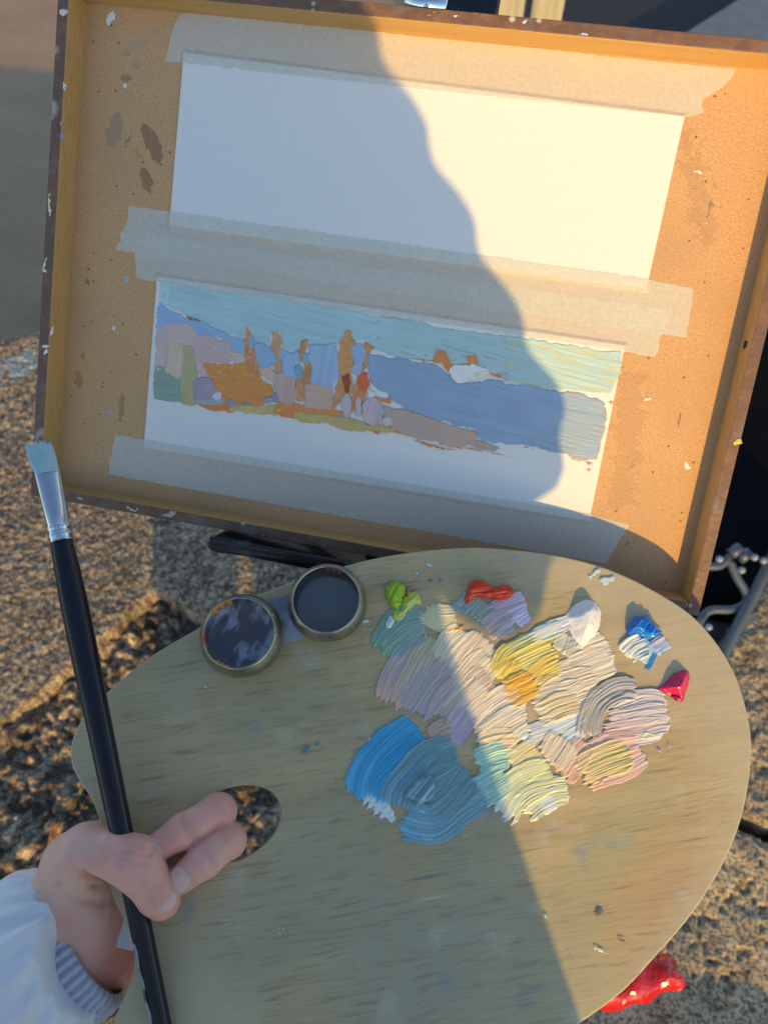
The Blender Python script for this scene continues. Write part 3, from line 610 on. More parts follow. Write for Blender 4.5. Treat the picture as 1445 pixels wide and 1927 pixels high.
# trees of bare sienna, blue and grey between
TR = dict(m=M_ORG, th=.0001, ang=80, rag=.0010, grow=.0002, smooth_=False)
pp(cA1, [(735, 408), (760, 424), (776, 480), (757, 540), (800, 560), (812, 640), (835, 700), (832, 780), (760, 720), (725, 650), (722, 500)], (184, 126, 50), (158, 108, 66), **TR)
pp(cA1, [(805, 532), (890, 560), (930, 602), (930, 660), (880, 692), (832, 682), (808, 620)], (106, 148, 200), (112, 150, 176), .00035, 60)
blob(cA1, 775, 520, 18, 40, (112, 150, 190), .0003)
pp(cA1, [(905, 445), (955, 455), (972, 490), (986, 540), (980, 660), (992, 722), (930, 735), (936, 620), (892, 572), (912, 550)], (184, 128, 56), (158, 128, 100), **TR)
pp(cA1, [(832, 690), (920, 716), (926, 772), (890, 782), (850, 742)], (164, 152, 148), None, .00035)
pp(cA1, [(988, 572), (1060, 602), (1090, 562), (1096, 640), (1072, 700), (1112, 762), (1000, 736), (986, 650)], (112, 154, 204), None, .00035, 80)
pp(cA1, [(940, 740), (1062, 756), (1066, 930), (1000, 936), (946, 872)], (156, 145, 144), (148, 138, 138), .0004, 88)
pp(cA1, [(1100, 520), (1132, 495), (1156, 500), (1162, 560), (1122, 622), (1172, 670), (1186, 692), (1176, 800), (1142, 812), (1140, 930), (1076, 930), (1076, 772), (1120, 762), (1126, 690), (1096, 640)], (184, 126, 50), (150, 110, 70), **TR)
blob(cA1, 1145, 632, 24, 34, (102, 150, 185), .0004); blob(cA1, 1097, 722, 24, 50, (98, 142, 178), .0004)
pp(cA1, [(1172, 546), (1350, 536), (1356, 650), (1366, 740), (1336, 782), (1320, 826), (1182, 800), (1192, 680), (1168, 640)], (110, 150, 204), (118, 156, 200), .00045, 86, smooth_=False)
pp(cA1, [(1142, 806), (1230, 806), (1322, 832), (1316, 985), (1142, 965)], (156, 144, 136), (148, 138, 132), .0004, -4, smooth_=False)
pp(cA1, [(945, 940), (1070, 936), (1200, 960), (1380, 990), (1386, 1020), (1070, 1030), (952, 1016)], (194, 112, 20), (184, 114, 44), .0002)
pp(cm, AB([(1078, 1002), (1200, 1005), (1445, 1042)], [(100, 640), (200, 660), (330, 682), (335, 706), (250, 702), (120, 692), (0, 668)])+[('a', (1380, 1105)), ('a', (1300, 1080)), ('a', (1150, 1070)), ('a', (1080, 1040))], (160, 150, 88), (150, 144, 92), .00045, -5, rag=.0009)
pp(cB1, [(120, 245), (145, 250), (166, 290), (150, 340), (152, 430), (156, 520), (150, 570), (110, 562), (60, 622), (64, 560), (100, 430), (84, 390), (95, 310)], (182, 126, 56), (160, 120, 72), **TR)
pp(cB1, [(155, 322), (200, 312), (210, 360), (196, 390), (160, 386)], (114, 154, 200), None, .0003, 80)
pp(cB1, [(160, 392), (195, 392), (190, 440), (155, 440)], (118, 156, 196), None, .0003, 80)
pp(cB1, [(205, 294), (225, 300), (250, 336), (226, 350), (216, 430), (226, 500), (212, 560), (190, 602), (150, 622), (150, 522), (188, 432), (204, 380)], (182, 122, 48), (160, 112, 62), **TR)
pp(cB1, [(180, 446), (220, 440), (222, 510), (185, 512)], (196, 84, 22), None, .0003, 85)
pp(cB1, [(112, 460), (140, 450), (142, 515), (118, 520)], (120, 62, 30), None, .0003, 85)
blob(cB1, 127, 585, 21, 52, (154, 154, 172), .0007, (140, 142, 165)); blob(cB1, 181, 587, 14, 46, (156, 156, 178), .0006)
blob(cB1, 246, 612, 45, 58, (156, 154, 174), .0007, (140, 140, 165)); blob(cB1, 312, 655, 19, 20, (160, 158, 176), .0006)
pp(cB1, [(300, 588), (330, 600), (430, 612), (530, 656), (612, 680), (690, 696), (712, 722), (690, 756), (620, 770), (540, 752), (430, 726), (340, 692), (305, 650)], (142, 136, 138), (150, 138, 132), .00035, -14)
pp(cB1, [(690, 740), (760, 756), (815, 772), (790, 790), (740, 786), (690, 766)], (138, 136, 138), None, .0003)
for q in ([(330, 675), (420, 700), (462, 726), (400, 722), (340, 702)], [(220, 690), (280, 700), (270, 715)], [(410, 738), (520, 762), (620, 786), (612, 790), (500, 770)], [(620, 768), (740, 790), (738, 796), (625, 778)], [(760, 796), (856, 812), (850, 817), (765, 802)],
          [(540, 338), (570, 345), (602, 400), (590, 442), (560, 400), (522, 390)], [(668, 366), (712, 354), (718, 402), (682, 392)], [(596, 400), (690, 392), (700, 402), (600, 408)], [(425, 372), (530, 384), (528, 392), (430, 378)],
          [(775, 434), (822, 446), (826, 462), (790, 452)], [(255, 545), (308, 556), (320, 534), (330, 575), (262, 562)], [(690, 690), (712, 710), (700, 722)], [(1208, 842), (1252, 845), (1215, 852)], [(1202, 872), (1242, 876), (1215, 882)], [(930, 768), (1030, 795), (935, 775)], [(720, 742), (752, 752), (735, 758)], [(1312, 566), (1336, 570), (1322, 580)]):
    pp(cB1, q, (194, 114, 34), (174, 104, 42), .00015, -10, m=M_ORG, smooth_=False, name='paint_streak', rag=.0004)
pp(cA1, [(300, 330), (420, 370), (425, 382), (390, 378)], (118, 84, 52), None, .0002, -20, smooth_=False, name='paint_streak')
pp(cB1, [(590, 430), (610, 405), (700, 404), (760, 414), (776, 440), (740, 450), (690, 466), (655, 482), (610, 466)], (182, 195, 210), (176, 190, 208), .0002, smooth_=False)
pp(cB1, [(690, 440), (765, 424), (776, 450), (702, 460)], (182, 178, 168), None, .0002, smooth_=False)
pp(cB1, [(220, 505), (262, 532), (225, 560)], (182, 195, 210), None, .0002, smooth_=False)

# ------------------------------------------------------------------ masking tape
Pq1 = np.array(quad(p1)); Pq2 = np.array(quad(p2))
def over_paper(x, y):
    h = np.zeros_like(x)
    for P in (Pq1, Pq2):
        d = edge_dist(x, y, P); s = np.where(inside(x, y, P), 1, -1)*d
        h = np.maximum(h, sstep(-.0022, .0002, s))
    return h*(PT+.0003)
def tape(px, z, label, seed):
    o = patch('masking_tape', quad(px), .00005, (1, 1, 1), z, cell=.0006, rag=.00012, ridge=.1, lip=0, seed=seed, mat_=M_TAPE, M=BF, hfun=over_paper, edge=.0005)
    return tag(o, label, 'tape', 'strips of masking tape')
def torn(a, b, n, amp, seed):
    t = np.linspace(0, 1, n)[1:-1]; r = np.random.RandomState(seed)
    nx, ny = (b[1]-a[1]), -(b[0]-a[0]); L = math.hypot(nx, ny)
    return [(a[0]+(b[0]-a[0])*k+nx/L*amp*(r.rand()-.5)*2, a[1]+(b[1]-a[1])*k+ny/L*amp*(r.rand()-.5)*2) for k in t]
tape([(345, 22)]+[(1385, 130)]+[(1374, 152), (1352, 170), (1336, 180), (1322, 190), (1320, 200), (1326, 213)]+[(1288, 223), (723, 163), (345, 121), (310, 117)]+[(314, 100), (318, 86), (320, 70), (326, 52), (330, 42)], .00025, 'torn masking tape along the top edge of the blank paper', 31)
tape([(245, 386), (320, 397), (1215, 524), (1306, 542)]+torn((1306, 542), (1292, 637), 10, 3, 2)+[(1292, 637), (1215, 626), (255, 477), (219, 471)]+torn((219, 471), (245, 386), 9, 4, 3), .00030, 'masking tape holding the lower edge of the blank paper', 32)
tape([(255, 436), (1259, 581)]+torn((1259, 581), (1232, 673), 9, 4, 4)+[(1232, 673), (1175, 663), (297, 532), (254, 524)]+torn((254, 524), (255, 436), 9, 3, 5), .00045, 'masking tape along the top edge of the landscape painting', 33)
tape([(217, 817), (272, 826), (1108, 966), (1185, 986)]+torn((1185, 986), (1140, 1062), 8, 2, 6)+[(1140, 1062), (202, 893)]+torn((202, 893), (217, 817), 10, 3, 7), .00025, 'masking tape along the bottom edge of the landscape painting', 34)

# ------------------------------------------------------------------ palette
pal = empty('palette', PF); tag(pal, 'oval wooden artist palette with thumb hole, loaded with oil paint', 'palette')
rim = [(133, 1415), (139, 1385), (160, 1345), (197, 1307), (280, 1238), (377, 1180), (480, 1122), (570, 1088), (655, 1063), (723, 1047), (798, 1036), (873, 1030), (923, 1031), (998, 1038), (1073, 1050), (1148, 1072), (1223, 1107), (1298, 1155), (1348, 1210), (1383, 1270), (1405, 1340), (1413, 1400), (1408, 1475), (1390, 1555), (1353, 1640), (1298, 1725), (1238, 1795), (1173, 1865), (1093, 1925), (1000, 1985), (850, 2050), (650, 2085), (450, 2070), (300, 2015), (230, 1960), (213, 1927), (228, 1890), (246, 1845), (253, 1810), (250, 1780), (235, 1735), (213, 1690), (203, 1650), (196, 1600), (190, 1560), (183, 1530), (170, 1500), (150, 1470), (136, 1440)]
hole = [(407, 1493), (434, 1482), (465, 1478), (496, 1483), (519, 1500), (528, 1527), (519, 1562), (496, 1590), (465, 1611), (440, 1620), (410, 1612), (385, 1590), (375, 1555), (384, 1515)]
plate('palette_board', [smooth_closed([pl(p) for p in rim], 6), smooth_closed([pl(p) for p in hole], 6)], .0045, M_PALW, pal, None, bevel=.0009, z0=0)
# paint: four study grids on the palette
K3 = lambda p: pl((650+p[0]/4.1286, 1060+p[1]/4.1286)); K4 = lambda p: pl((900+p[0]/3.4405, 1060+p[1]/3.4405))
K5 = lambda p: pl((640+p[0]/4.0139, 1300+p[1]/4.0139)); K6 = lambda p: pl((900+p[0]/3.6125, 1280+p[1]/3.6125))
SC = {K3: 4.1286, K4: 3.4405, K5: 4.0139, K6: 3.6125}
pn = [0]
HEAP = {}; GRP = ['pale']
def st(K, pts, wq, cols, th=.0013, rag=.14, f=AQ, grp=None, **k):
    pn[0] += 1
    HEAP.setdefault(grp or GRP[0], []).append(([K(p) for p in pts], wq/SC[K]*.000272*1.46, [f(*c) for c in cols], th, rag, 500+pn[0]*13))
def spline(P):
    P = np.asarray(P, float)
    if len(P) == 2: P = np.array([P[0], P.mean(0), P[1]])
    Q = np.vstack([2*P[0]-P[1], P, 2*P[-1]-P[-2]]); out = []
    for i in range(1, len(Q)-2):
        for t in np.linspace(0, 1, 10, endpoint=False):
            a, b, c, d = Q[i-1:i+3]; out.append(.5*((2*b)+(c-a)*t+(2*a-5*b+4*c-d)*t*t+(3*b-a-3*c+d)*t**3))
    return np.array(out+[P[-1]])
def mixed_paint(strokes, name='mixed_paint', cell=.00030):
    """wet paint worked by a flat brush: every stroke ploughs through what is there, leaving bristle grooves, ridges at its sides and streaks of the colour below"""
    C = [spline(q[0]) for q in strokes]
    lo = np.min([c.min(0)-q[1] for c, q in zip(C, strokes)], 0); hi = np.max([c.max(0)+q[1] for c, q in zip(C, strokes)], 0)
    x, y = np.meshgrid(np.arange(lo[0], hi[0], cell), np.arange(lo[1], hi[1], cell), indexing='ij')
    x = x+0.; wob = .0009; X = x+wob*(fbm(x/.016, y/.016, 5, 2)-.5)*2; Y = y+wob*(fbm(x/.016+50, y/.016, 6, 2)-.5)*2
    Hh = np.zeros(x.shape); Cc = np.zeros(x.shape+(3,)); cov = np.zeros(x.shape)
    for c, (p_, wq, cols, th_, rag, sd) in zip(C, strokes):
        a0 = np.maximum(((c.min(0)-wq-lo)/cell).astype(int), 0); a1 = ((c.max(0)+wq-lo)/cell).astype(int)+2
        sl_ = (slice(a0[0], a1[0]), slice(a0[1], a1[1])); gx, gy = X[sl_], Y[sl_]
        best = np.full(gx.shape, 9.); S_ = np.zeros(gx.shape); T_ = np.zeros(gx.shape)
        L = np.r_[0, np.cumsum(np.hypot(*np.diff(c, axis=0).T))]
        for k in range(len(c)-1):
            e = c[k+1]-c[k]; l = np.hypot(*e)+1e-12; e = e/l
            al = (gx-c[k][0])*e[0]+(gy-c[k][1])*e[1]
            if 0 < k < len(c)-2: al_ = np.clip(al, 0, l)
            else: al_ = np.clip(al, 0 if k else -.02, l if k == 0 else l+.02)
            dx = gx-c[k][0]-al_*e[0]; dy = gy-c[k][1]-al_*e[1]; d = np.hypot(dx, dy); m = d < best
            best = np.where(m, d, best); S_ = np.where(m, L[k]+al_, S_); T_ = np.where(m, -dx*e[1]+dy*e[0], T_)
        TT = L[-1]; hw = wq/2*(.80+.20*sstep(0, .3, S_/TT))
        t = T_/hw; lane = T_/.00044
        r0 = TT*(.02+rag*.5*fbm(lane/4, lane*0, sd, 3)); r1 = TT*(1.04-rag*1.5*(fbm(lane/3.2, lane*0+3, sd+1, 4)-.15))
        inn = sstep(0, .10, 1-np.abs(t)+.16*(fbm(S_/.006, np.sign(T_), sd+2, 3)-.5))*sstep(0, .0030, S_-r0+.10*hw*(1-np.abs(t)**2)*2)*sstep(0, .0035, r1-S_-hw*.25*np.abs(t)**3)
        fine = .6*vn(lane/1.15, S_/.020, sd+3)+.4*vn(lane/3.1, S_/.030, sd+4)
        load = .62+.75*fbm(S_/.016, T_/.006, sd+5, 2)                       # uneven load of the brush
        cs = np.array(cols) if len(cols) > 1 else np.array([cols[0]*1.03, cols[0]*.92])
        kk = np.clip(S_/TT*.7+(.7*vn(lane/1.7, S_/.045, sd+6)+.3*vn(lane/5., S_/.02, sd+7)-.42)*1.3, 0, .9999)*(len(cs)-1)
        i0 = kk.astype(int); fr = (kk-i0)[..., None]; col = cs[i0]*(1-fr)+cs[i0+1]*fr
        drag = np.clip(.95-.75*sstep(.55, .85, vn(lane/1.5, S_/.06, sd+8))*sstep(.2, 1., S_/TT), 0, 1)   # streaks where the colour below is dragged along
        old = cov[sl_]; ac = inn*np.where(old > .3, drag, 1.)
        h_ = th_*.52*(.45+.95*fine)*load
        rim_ = np.exp(-((1-np.abs(t)-.03)/.055)**2)*inn*th_*.40*fbm(S_/.005, np.sign(T_)*3, sd+9, 2)
        Hh[sl_] = Hh[sl_]*(1-inn*.80)+inn*h_+rim_+.25*inn*Hh[sl_]
        Cc[sl_] = Cc[sl_]*(1-ac[..., None])+col*ac[..., None]; Cc[sl_] = np.where((old < .02)[..., None], col, Cc[sl_])
        cov[sl_] = np.maximum(old, inn)
    used, f_ = grid_faces(cov > .30)
    z = .00004+Hh*sstep(.28, .75, cov)
    return obj(name, np.stack([x[used], y[used], z[used]], 1), f_, M_PAINT, pal, cols=np.clip(Cc[used], .004, .88))
def dab(K, pts, c, c2=None, th=.003, ang=-35, f=AQ, m=None, edge=.003, name='paint_dab', ridge=.45, lip=.25, rag=.0007):
    pn[0] += 1
    P = smooth_closed([K(p) for p in pts], 5)
    patch(name, P, th, f(*c), .0003+pn[0]*.000004, f(*c2) if c2 else None, math.radians(ang), .00045, rag, ridge, lip, 900+pn[0]*11, m or M_THICK, pal, edge=edge)
TAN = (222, 186, 138); TAN2 = (200, 165, 125); PALE = (232, 202, 158)
# greens and greys in shade (left of the mixing heap)
st(K3, [(620, 350), (440, 470), (260, 720)], 230, [(104, 136, 124), (96, 128, 128), (112, 150, 112)], f=AP)
st(K3, [(600, 640), (430, 850), (330, 1140)], 210, [(146, 138, 146), (136, 130, 136), (168, 142, 128)], f=AP)
st(K3, [(720, 560), (600, 800), (440, 1120)], 200, [(132, 136, 112), (150, 144, 130), (140, 134, 140)], f=AP)
st(K3, [(860, 760), (680, 960), (510, 1200)], 190, [(138, 132, 136), (128, 130, 142)], f=AP)
st(K3, [(980, 900), (820, 1060), (720, 1240)], 190, [(150, 138, 136), (140, 132, 142)], f=AP)
st(K3, [(640, 520), (500, 560), (330, 700)], 150, [(112, 132, 128), (100, 130, 130)], f=AP)
# pale sunlit heap
st(K3, [(880, 420), (720, 420), (600, 340)], 170, [(228, 200, 138), (214, 184, 126)])
st(K3, [(960, 540), (830, 640), (740, 800)], 190, [PALE, TAN])
st(K3, [(1120, 580), (980, 720), (820, 900)], 230, [TAN, PALE, TAN2])
st(K3, [(1150, 720), (1000, 860), (860, 1010)], 200, [PALE, TAN])
st(K3, [(1140, 860), (1000, 960), (880, 1120)], 180, [TAN2, PALE])
dab(K3, [(720, 562), (820, 500), (900, 475), (928, 510), (800, 542), (710, 582)], (238, 136, 28), (214, 150, 70), .0014)
st(K6, [(60, 40), (-60, 150), (-180, 300)], 190, [PALE, (214, 176, 136), TAN2])
st(K6, [(330, 140), (150, 220), (-30, 400)], 230, [(230, 196, 156), PALE, (212, 176, 138)])
st(K6, [(330, 240), (180, 330), (20, 440)], 170, [PALE, TAN])
st(K6, [(-60, 200), (-140, 330), (-200, 440)], 130, [(150, 138, 152), (134, 130, 158)], f=AP)
st(K6, [(280, 400), (120, 420), (-10, 470)], 120, [(232, 190, 124), (226, 196, 150)])
st(K6, [(740, 200), (560, 290), (310, 380)], 90, [(214, 206, 186), (204, 196, 176), (222, 196, 160)], th=.0009)
st(K6, [(720, 330), (600, 400), (560, 430)], 70, [(206, 204, 194), (212, 198, 178)], th=.0009)
st(K6, [(360, 360), (310, 440)], 90, [(206, 208, 198), (214, 200, 170)], th=.001)
st(K4, [(860, 520), (700, 590), (560, 650)], 165, [(222, 190, 148), PALE, TAN2])
st(K4, [(880, 610), (700, 680), (470, 770)], 160, [PALE, TAN])
st(K4, [(780, 740), (580, 800), (360, 860)], 150, [(224, 188, 140), PALE])
st(K4, [(700, 820), (560, 880), (350, 960)], 160, [PALE, (220, 184, 134)])
st(K4, [(660, 880), (520, 930), (420, 980)], 120, [(216, 180, 130), (226, 186, 118)])
# yellow, white
st(K4, [(570, 415), (350, 500), (190, 590), (125, 740)], 100, [(196, 192, 158), (186, 170, 84), (222, 186, 84)], th=.0016)
st(K4, [(510, 560), (350, 630), (230, 700)], 150, [(226, 188, 84), (232, 200, 112)])
st(K4, [(290, 660), (180, 720), (120, 770)], 150, [(226, 178, 66), (230, 190, 90)])
st(K4, [(530, 630), (420, 700), (330, 790)], 110, [(228, 190, 96), (234, 170, 58)])
st(K4, [(380, 760), (270, 820), (160, 870)], 140, [(236, 168, 58), (228, 150, 48)], th=.0016)
st(K4, [(590, 450), (560, 530), (530, 610)], 110, [(204, 190, 158), (190, 172, 132)])
dab(K4, [(560, 350), (610, 272), (690, 236), (755, 252), (794, 330), (778, 430), (745, 490), (690, 545), (655, 570), (612, 500), (585, 420)], (242, 236, 226), (232, 226, 214), .0068, edge=.008, ang=-60, ridge=.04, lip=0, rag=.0003)
st(K4, [(640, 360), (480, 425), (330, 485)], 80, [(232, 230, 222), (214, 212, 196)], th=.0018)
# red, teal, lilac
GRP[0] = 'lilac'
dab(K3, [(945, 205), (960, 152), (1030, 130), (1110, 165), (1162, 190), (1220, 170), (1290, 200), (1302, 240), (1200, 302), (1100, 272), (1000, 282), (940, 322), (918, 270)], (196, 50, 14), (178, 38, 10), .0040, f=AP, ang=20)
blob_pts = lambda cx, cy, r: [(cx+r*math.cos(t), cy+r*math.sin(t)) for t in np.linspace(0, 6.283, 9, endpoint=False)]
dab(K3, blob_pts(985, 200, 42), (205, 40, 28), (150, 16, 12), .0048, f=AP)
st(K3, [(905, 270), (890, 330), (860, 400)], 95, [(100, 132, 142), (96, 122, 130)], f=AP)
st(K3, [(1080, 280), (1020, 350), (950, 440)], 240, [(122, 128, 122), (112, 138, 138), (118, 100, 88)], f=AP, th=.0016)
st(K3, [(1410, 280), (1250, 340), (1120, 410)], 140, [(170, 162, 196), (150, 142, 160), (122, 96, 100)], f=AP, th=.0016)
st(K3, [(1430, 380), (1350, 430), (1300, 480)], 90, [(172, 168, 212), (156, 154, 196)], f=AP, th=.0016)
st(K3, [(1300, 420), (1180, 480), (1080, 560)], 150, [(150, 148, 164), (126, 126, 136), (164, 140, 124)], f=AP)
GRP[0] = 'pale'
# greens
dab(K3, [(305, 240), (338, 160), (400, 140), (452, 165), (464, 240), (432, 300), (420, 370), (360, 352), (320, 300)], (118, 158, 18), (104, 140, 22), .0036, f=AP, ang=70)
dab(K3, [(464, 250), (500, 222), (560, 240), (592, 300), (540, 332), (470, 400), (420, 462), (378, 442), (360, 372), (432, 360)], (142, 168, 48), (150, 150, 96), .0022, f=AP, ang=50)
dab(K3, [(452, 190), (502, 212), (462, 272)], (128, 84, 58), None, .0036, f=AP)
dab(K3, [(300, 490), (310, 440), (345, 404), (382, 440), (368, 476), (322, 510)], (168, 196, 214), None, .0024, f=AP)
# blue
GRP[0] = 'blue'
dab(K4, [(948, 455), (970, 380), (1010, 345), (1060, 352), (1090, 328), (1112, 380), (1170, 440), (1172, 468), (1110, 492), (1040, 470), (960, 472)], (14, 112, 176), (8, 84, 150), .0044, ang=60)
dab(K4, [(1000, 440), (1040, 378), (1070, 385), (1140, 450), (1085, 420), (1050, 410)], (150, 190, 176), (90, 160, 190), .0046, ang=40, edge=.0012)
st(K4, [(1140, 520), (1070, 570), (1000, 640)], 105, [(164, 184, 172), (190, 190, 164)])
st(K4, [(1085, 510), (1000, 550), (925, 610)], 115, [(226, 212, 176), (210, 196, 164)], th=.0022)
st(K4, [(1235, 490), (1170, 530), (1100, 580)], 80, [(214, 180, 164), (150, 168, 180), (206, 190, 170)], th=.0014)
st(K4, [(1150, 560), (1110, 630), (1075, 710)], 26, [(30, 120, 170), (40, 110, 150)], th=.0008)
GRP[0] = 'pale'
# magenta
dab(K4, [(1150, 822), (1200, 770), (1260, 712), (1330, 690), (1366, 712), (1352, 800), (1322, 892), (1280, 882), (1220, 852), (1180, 832)], (216, 6, 74), (196, 4, 60), .0056, ang=-60, edge=.006, ridge=.05, lip=0, rag=.0003)
dab(K4, [(1222, 872), (1270, 850), (1320, 850), (1316, 908), (1270, 900)], (206, 10, 66), (120, 4, 40), .0022)
# mauve swirl and pinks
st(K6, [(1300, 190), (1110, 180), (900, 270)], 170, [(206, 176, 152), (214, 186, 160), (190, 162, 140)], th=.0016)
st(K6, [(1320, 260), (1110, 280), (860, 340)], 160, [(208, 182, 158), (214, 176, 150)], th=.0016)
st(K6, [(1270, 320), (1010, 370), (830, 410)], 130, [(210, 186, 160), (220, 168, 138)])
st(K6, [(1090, 70), (950, 60), (830, 140), (765, 270), (745, 410)], 130, [(186, 166, 144), (170, 152, 128), (178, 162, 134)], th=.0020, rag=.08)
st(K6, [(1100, 400), (920, 430), (730, 520)], 120, [(226, 164, 132), (222, 176, 142)])
st(K6, [(740, 400), (640, 550), (560, 690)], 130, [(218, 170, 130), (224, 160, 122)])
st(K6, [(1160, 490), (950, 600), (690, 690)], 120, [(222, 174, 142), (226, 164, 124)])
st(K6, [(1050, 480), (850, 550), (650, 650)], 150, [(208, 180, 92), (222, 184, 112), (226, 176, 122)], th=.0018)
dab(K6, [(800, 690), (860, 645), (850, 690), (820, 725)], (228, 174, 130), None, .0016)
st(K6, [(600, 380), (530, 490), (460, 570)], 170, [(226, 194, 150), (216, 182, 138)])
st(K6, [(430, 470), (330, 540), (220, 620)], 170, [(228, 192, 112), (224, 198, 140)])
dab(K6, [(1092, 372), (1130, 345), (1212, 378), (1200, 398), (1150, 385), (1100, 388)], (238, 206, 120), None, .0022)
# pale yellow at the bottom, mint
st(K6, [(640, 740), (480, 770), (280, 900)], 150, [(226, 208, 142), (216, 198, 136), (228, 214, 172)])
st(K6, [(540, 630), (330, 700), (210, 790), (110, 930)], 190, [(226, 208, 134), (212, 198, 132), (228, 218, 184)])
st(K6, [(540, 820), (470, 860), (410, 900)], 70, [(214, 214, 206), (224, 214, 170)], th=.0009)
st(K6, [(210, 500), (80, 540), (-30, 600)], 140, [(166, 190, 158), (180, 196, 148)])
st(K6, [(200, 650), (80, 720), (-40, 790)], 150, [(172, 192, 150), (158, 180, 154)])
# blue and slate at the left
st(K5, [(380, 830), (290, 900), (240, 980)], 190, [(150, 184, 210), (190, 206, 214)], th=.0010, rag=.4, f=AP)
st(K5, [(700, 980), (600, 1020), (540, 1060)], 150, [(128, 160, 178), (170, 188, 200)], th=.0008, rag=.35, f=AP)
st(K5, [(1090, 820), (880, 950), (690, 1060)], 70, [(132, 134, 146), (152, 154, 164)], th=.0008, rag=.4, f=AP)
st(K5, [(860, 280), (760, 320), (680, 390)], 150, [(146, 132, 118), (136, 126, 122)], f=AP)
st(K5, [(620, 280), (400, 430), (250, 620), (190, 840)], 250, [(58, 130, 170), (40, 120, 168), (72, 142, 182)], f=AP, th=.0014, rag=.10)
st(K5, [(660, 400), (500, 540), (360, 700), (300, 850)], 200, [(36, 114, 158), (46, 124, 168)], f=AP, th=.0014, rag=.08)
st(K5, [(1080, 720), (900, 880), (700, 1000), (440, 950)], 200, [(84, 122, 138), (90, 128, 148), (92, 142, 172)], f=AP)
st(K5, [(940, 560), (800, 740), (620, 880)], 260, [(82, 116, 128), (92, 126, 136)], f=AP)
st(K5, [(900, 440), (660, 530), (480, 730), (420, 880)], 200, [(86, 122, 134), (80, 112, 124), (98, 130, 144)], f=AP, th=.0017, rag=.06)
dab(K5, [(480, 800), (560, 690), (650, 630), (720, 690), (715, 790), (650, 850), (560, 830)], (104, 142, 164), (80, 114, 130), .0026, f=AP, ang=60, edge=.002)
mixed_paint(HEAP['pale']); mixed_paint(HEAP['lilac']); mixed_paint(HEAP['blue'])
# old flecks of dry paint
for i, (cx, cy, rx, ry, c_) in enumerate([(785, 1080, 4, 6, (110, 170, 210)), (810, 1090, 6, 3, (40, 90, 140)), (825, 1093, 4, 4, (40, 100, 150)), (930, 1082, 10, 4, (140, 150, 160)), (967, 1050, 8, 3, (130, 170, 190)), (1118, 1080, 16, 4, (205, 205, 185)), (1140, 1092, 14, 7, (200, 205, 190)),
      (627, 1473, 5, 3, (140, 180, 200)), (692, 1395, 3, 3, (150, 170, 180)), (530, 1755, 4, 4, (180, 190, 200)), (1022, 1722, 4, 10, (190, 205, 200)), (1068, 1800, 3, 6, (120, 140, 160)), (1132, 1788, 18, 3, (225, 205, 160)), (1130, 1715, 7, 5, (120, 105, 80)), (1167, 1766, 9, 5, (120, 110, 80)),
      (690, 1170, 6, 3, (170, 180, 190)), (1000, 1655, 3, 3, (230, 220, 180)), (575, 1415, 4, 14, (70, 105, 120)), (600, 1400, 5, 4, (70, 105, 125)), (810, 1065, 8, 3, (150, 160, 165)), (395, 1290, 10, 2, (150, 160, 160)), (1240, 1410, 6, 3, (190, 160, 160)), (1260, 1405, 3, 7, (180, 160, 150))]):
    dab(pl, ell(cx, cy, rx, ry, (i*37) % 90-45, 10, lambda p: p), c_, None, .00025, f=(AQ if cx > 900 else AP), edge=.0006, name='paint_fleck', rag=.0012)

# ------------------------------------------------------------------ dipper cups
dp = empty('dipper', PF); tag(dp, 'double pewter dipper clipped to the palette edge, one cup filled with thinner', 'dipper')
H = .017
def cup(cpx, R, full):
    cx, cy = pl(cpx, H)
    M_ = np.eye(4); M_[:3, 3] = (cx, cy, .0012)
    rb = R*1.17
    prof = [(R*.80, 0), (R*.98, .0015), (rb*.985, .0055), (rb, .0085), (rb*.97, .0115), (R*1.06, .0150), (R*1.005, H-.0008), (R*.985, H-.0002), (R*.955, H-.0003), (R*.94, H-.0012)]
    o = lathe('cup', prof, M_PEWTER, dp)
    o.matrix_local = Matrix(M_.tolist())
    ip = [(R*.94, H-.0012), (R*.99, H-.005), (rb*.93, .0085), (rb*.90, .0055), (R*.84, .0028), (R*.45, .0020), (.0001, .0019)]
    i_ = lathe('cup_inside', ip, M_CUPDK if full else M_CUPIN, o)
    if full:
        a = np.linspace(0, 2*np.pi, 48, endpoint=False); rl = rb*.915
        obj('liquid', [(rl*math.cos(t), rl*math.sin(t), .0068) for t in a], [list(range(48))], M_OIL, o)
    return o, (cx, cy)
c1_, xy1 = cup((450, 1191), .0187, False); c2_, xy2 = cup((614, 1128), .0180, True)
e = np.subtract(xy2, xy1); L_ = np.hypot(*e); e = e/L_; nn = np.array([-e[1], e[0]])
mid = (np.array(xy1)+xy2)/2
plate('bridge', [[mid+e*a_+nn*b_ for a_, b_ in ((-.016, -.011), (.016, -.011), (.016, .014), (-.016, .014))]], .0012, mat('worn_pewter_plate', base=(.22, .24, .29), rough=.45, metal=.4, var=[(60, 5, .5, .65, (.50, .55, .64), .8)]), dp, None, bevel=.0002, z0=.0013)
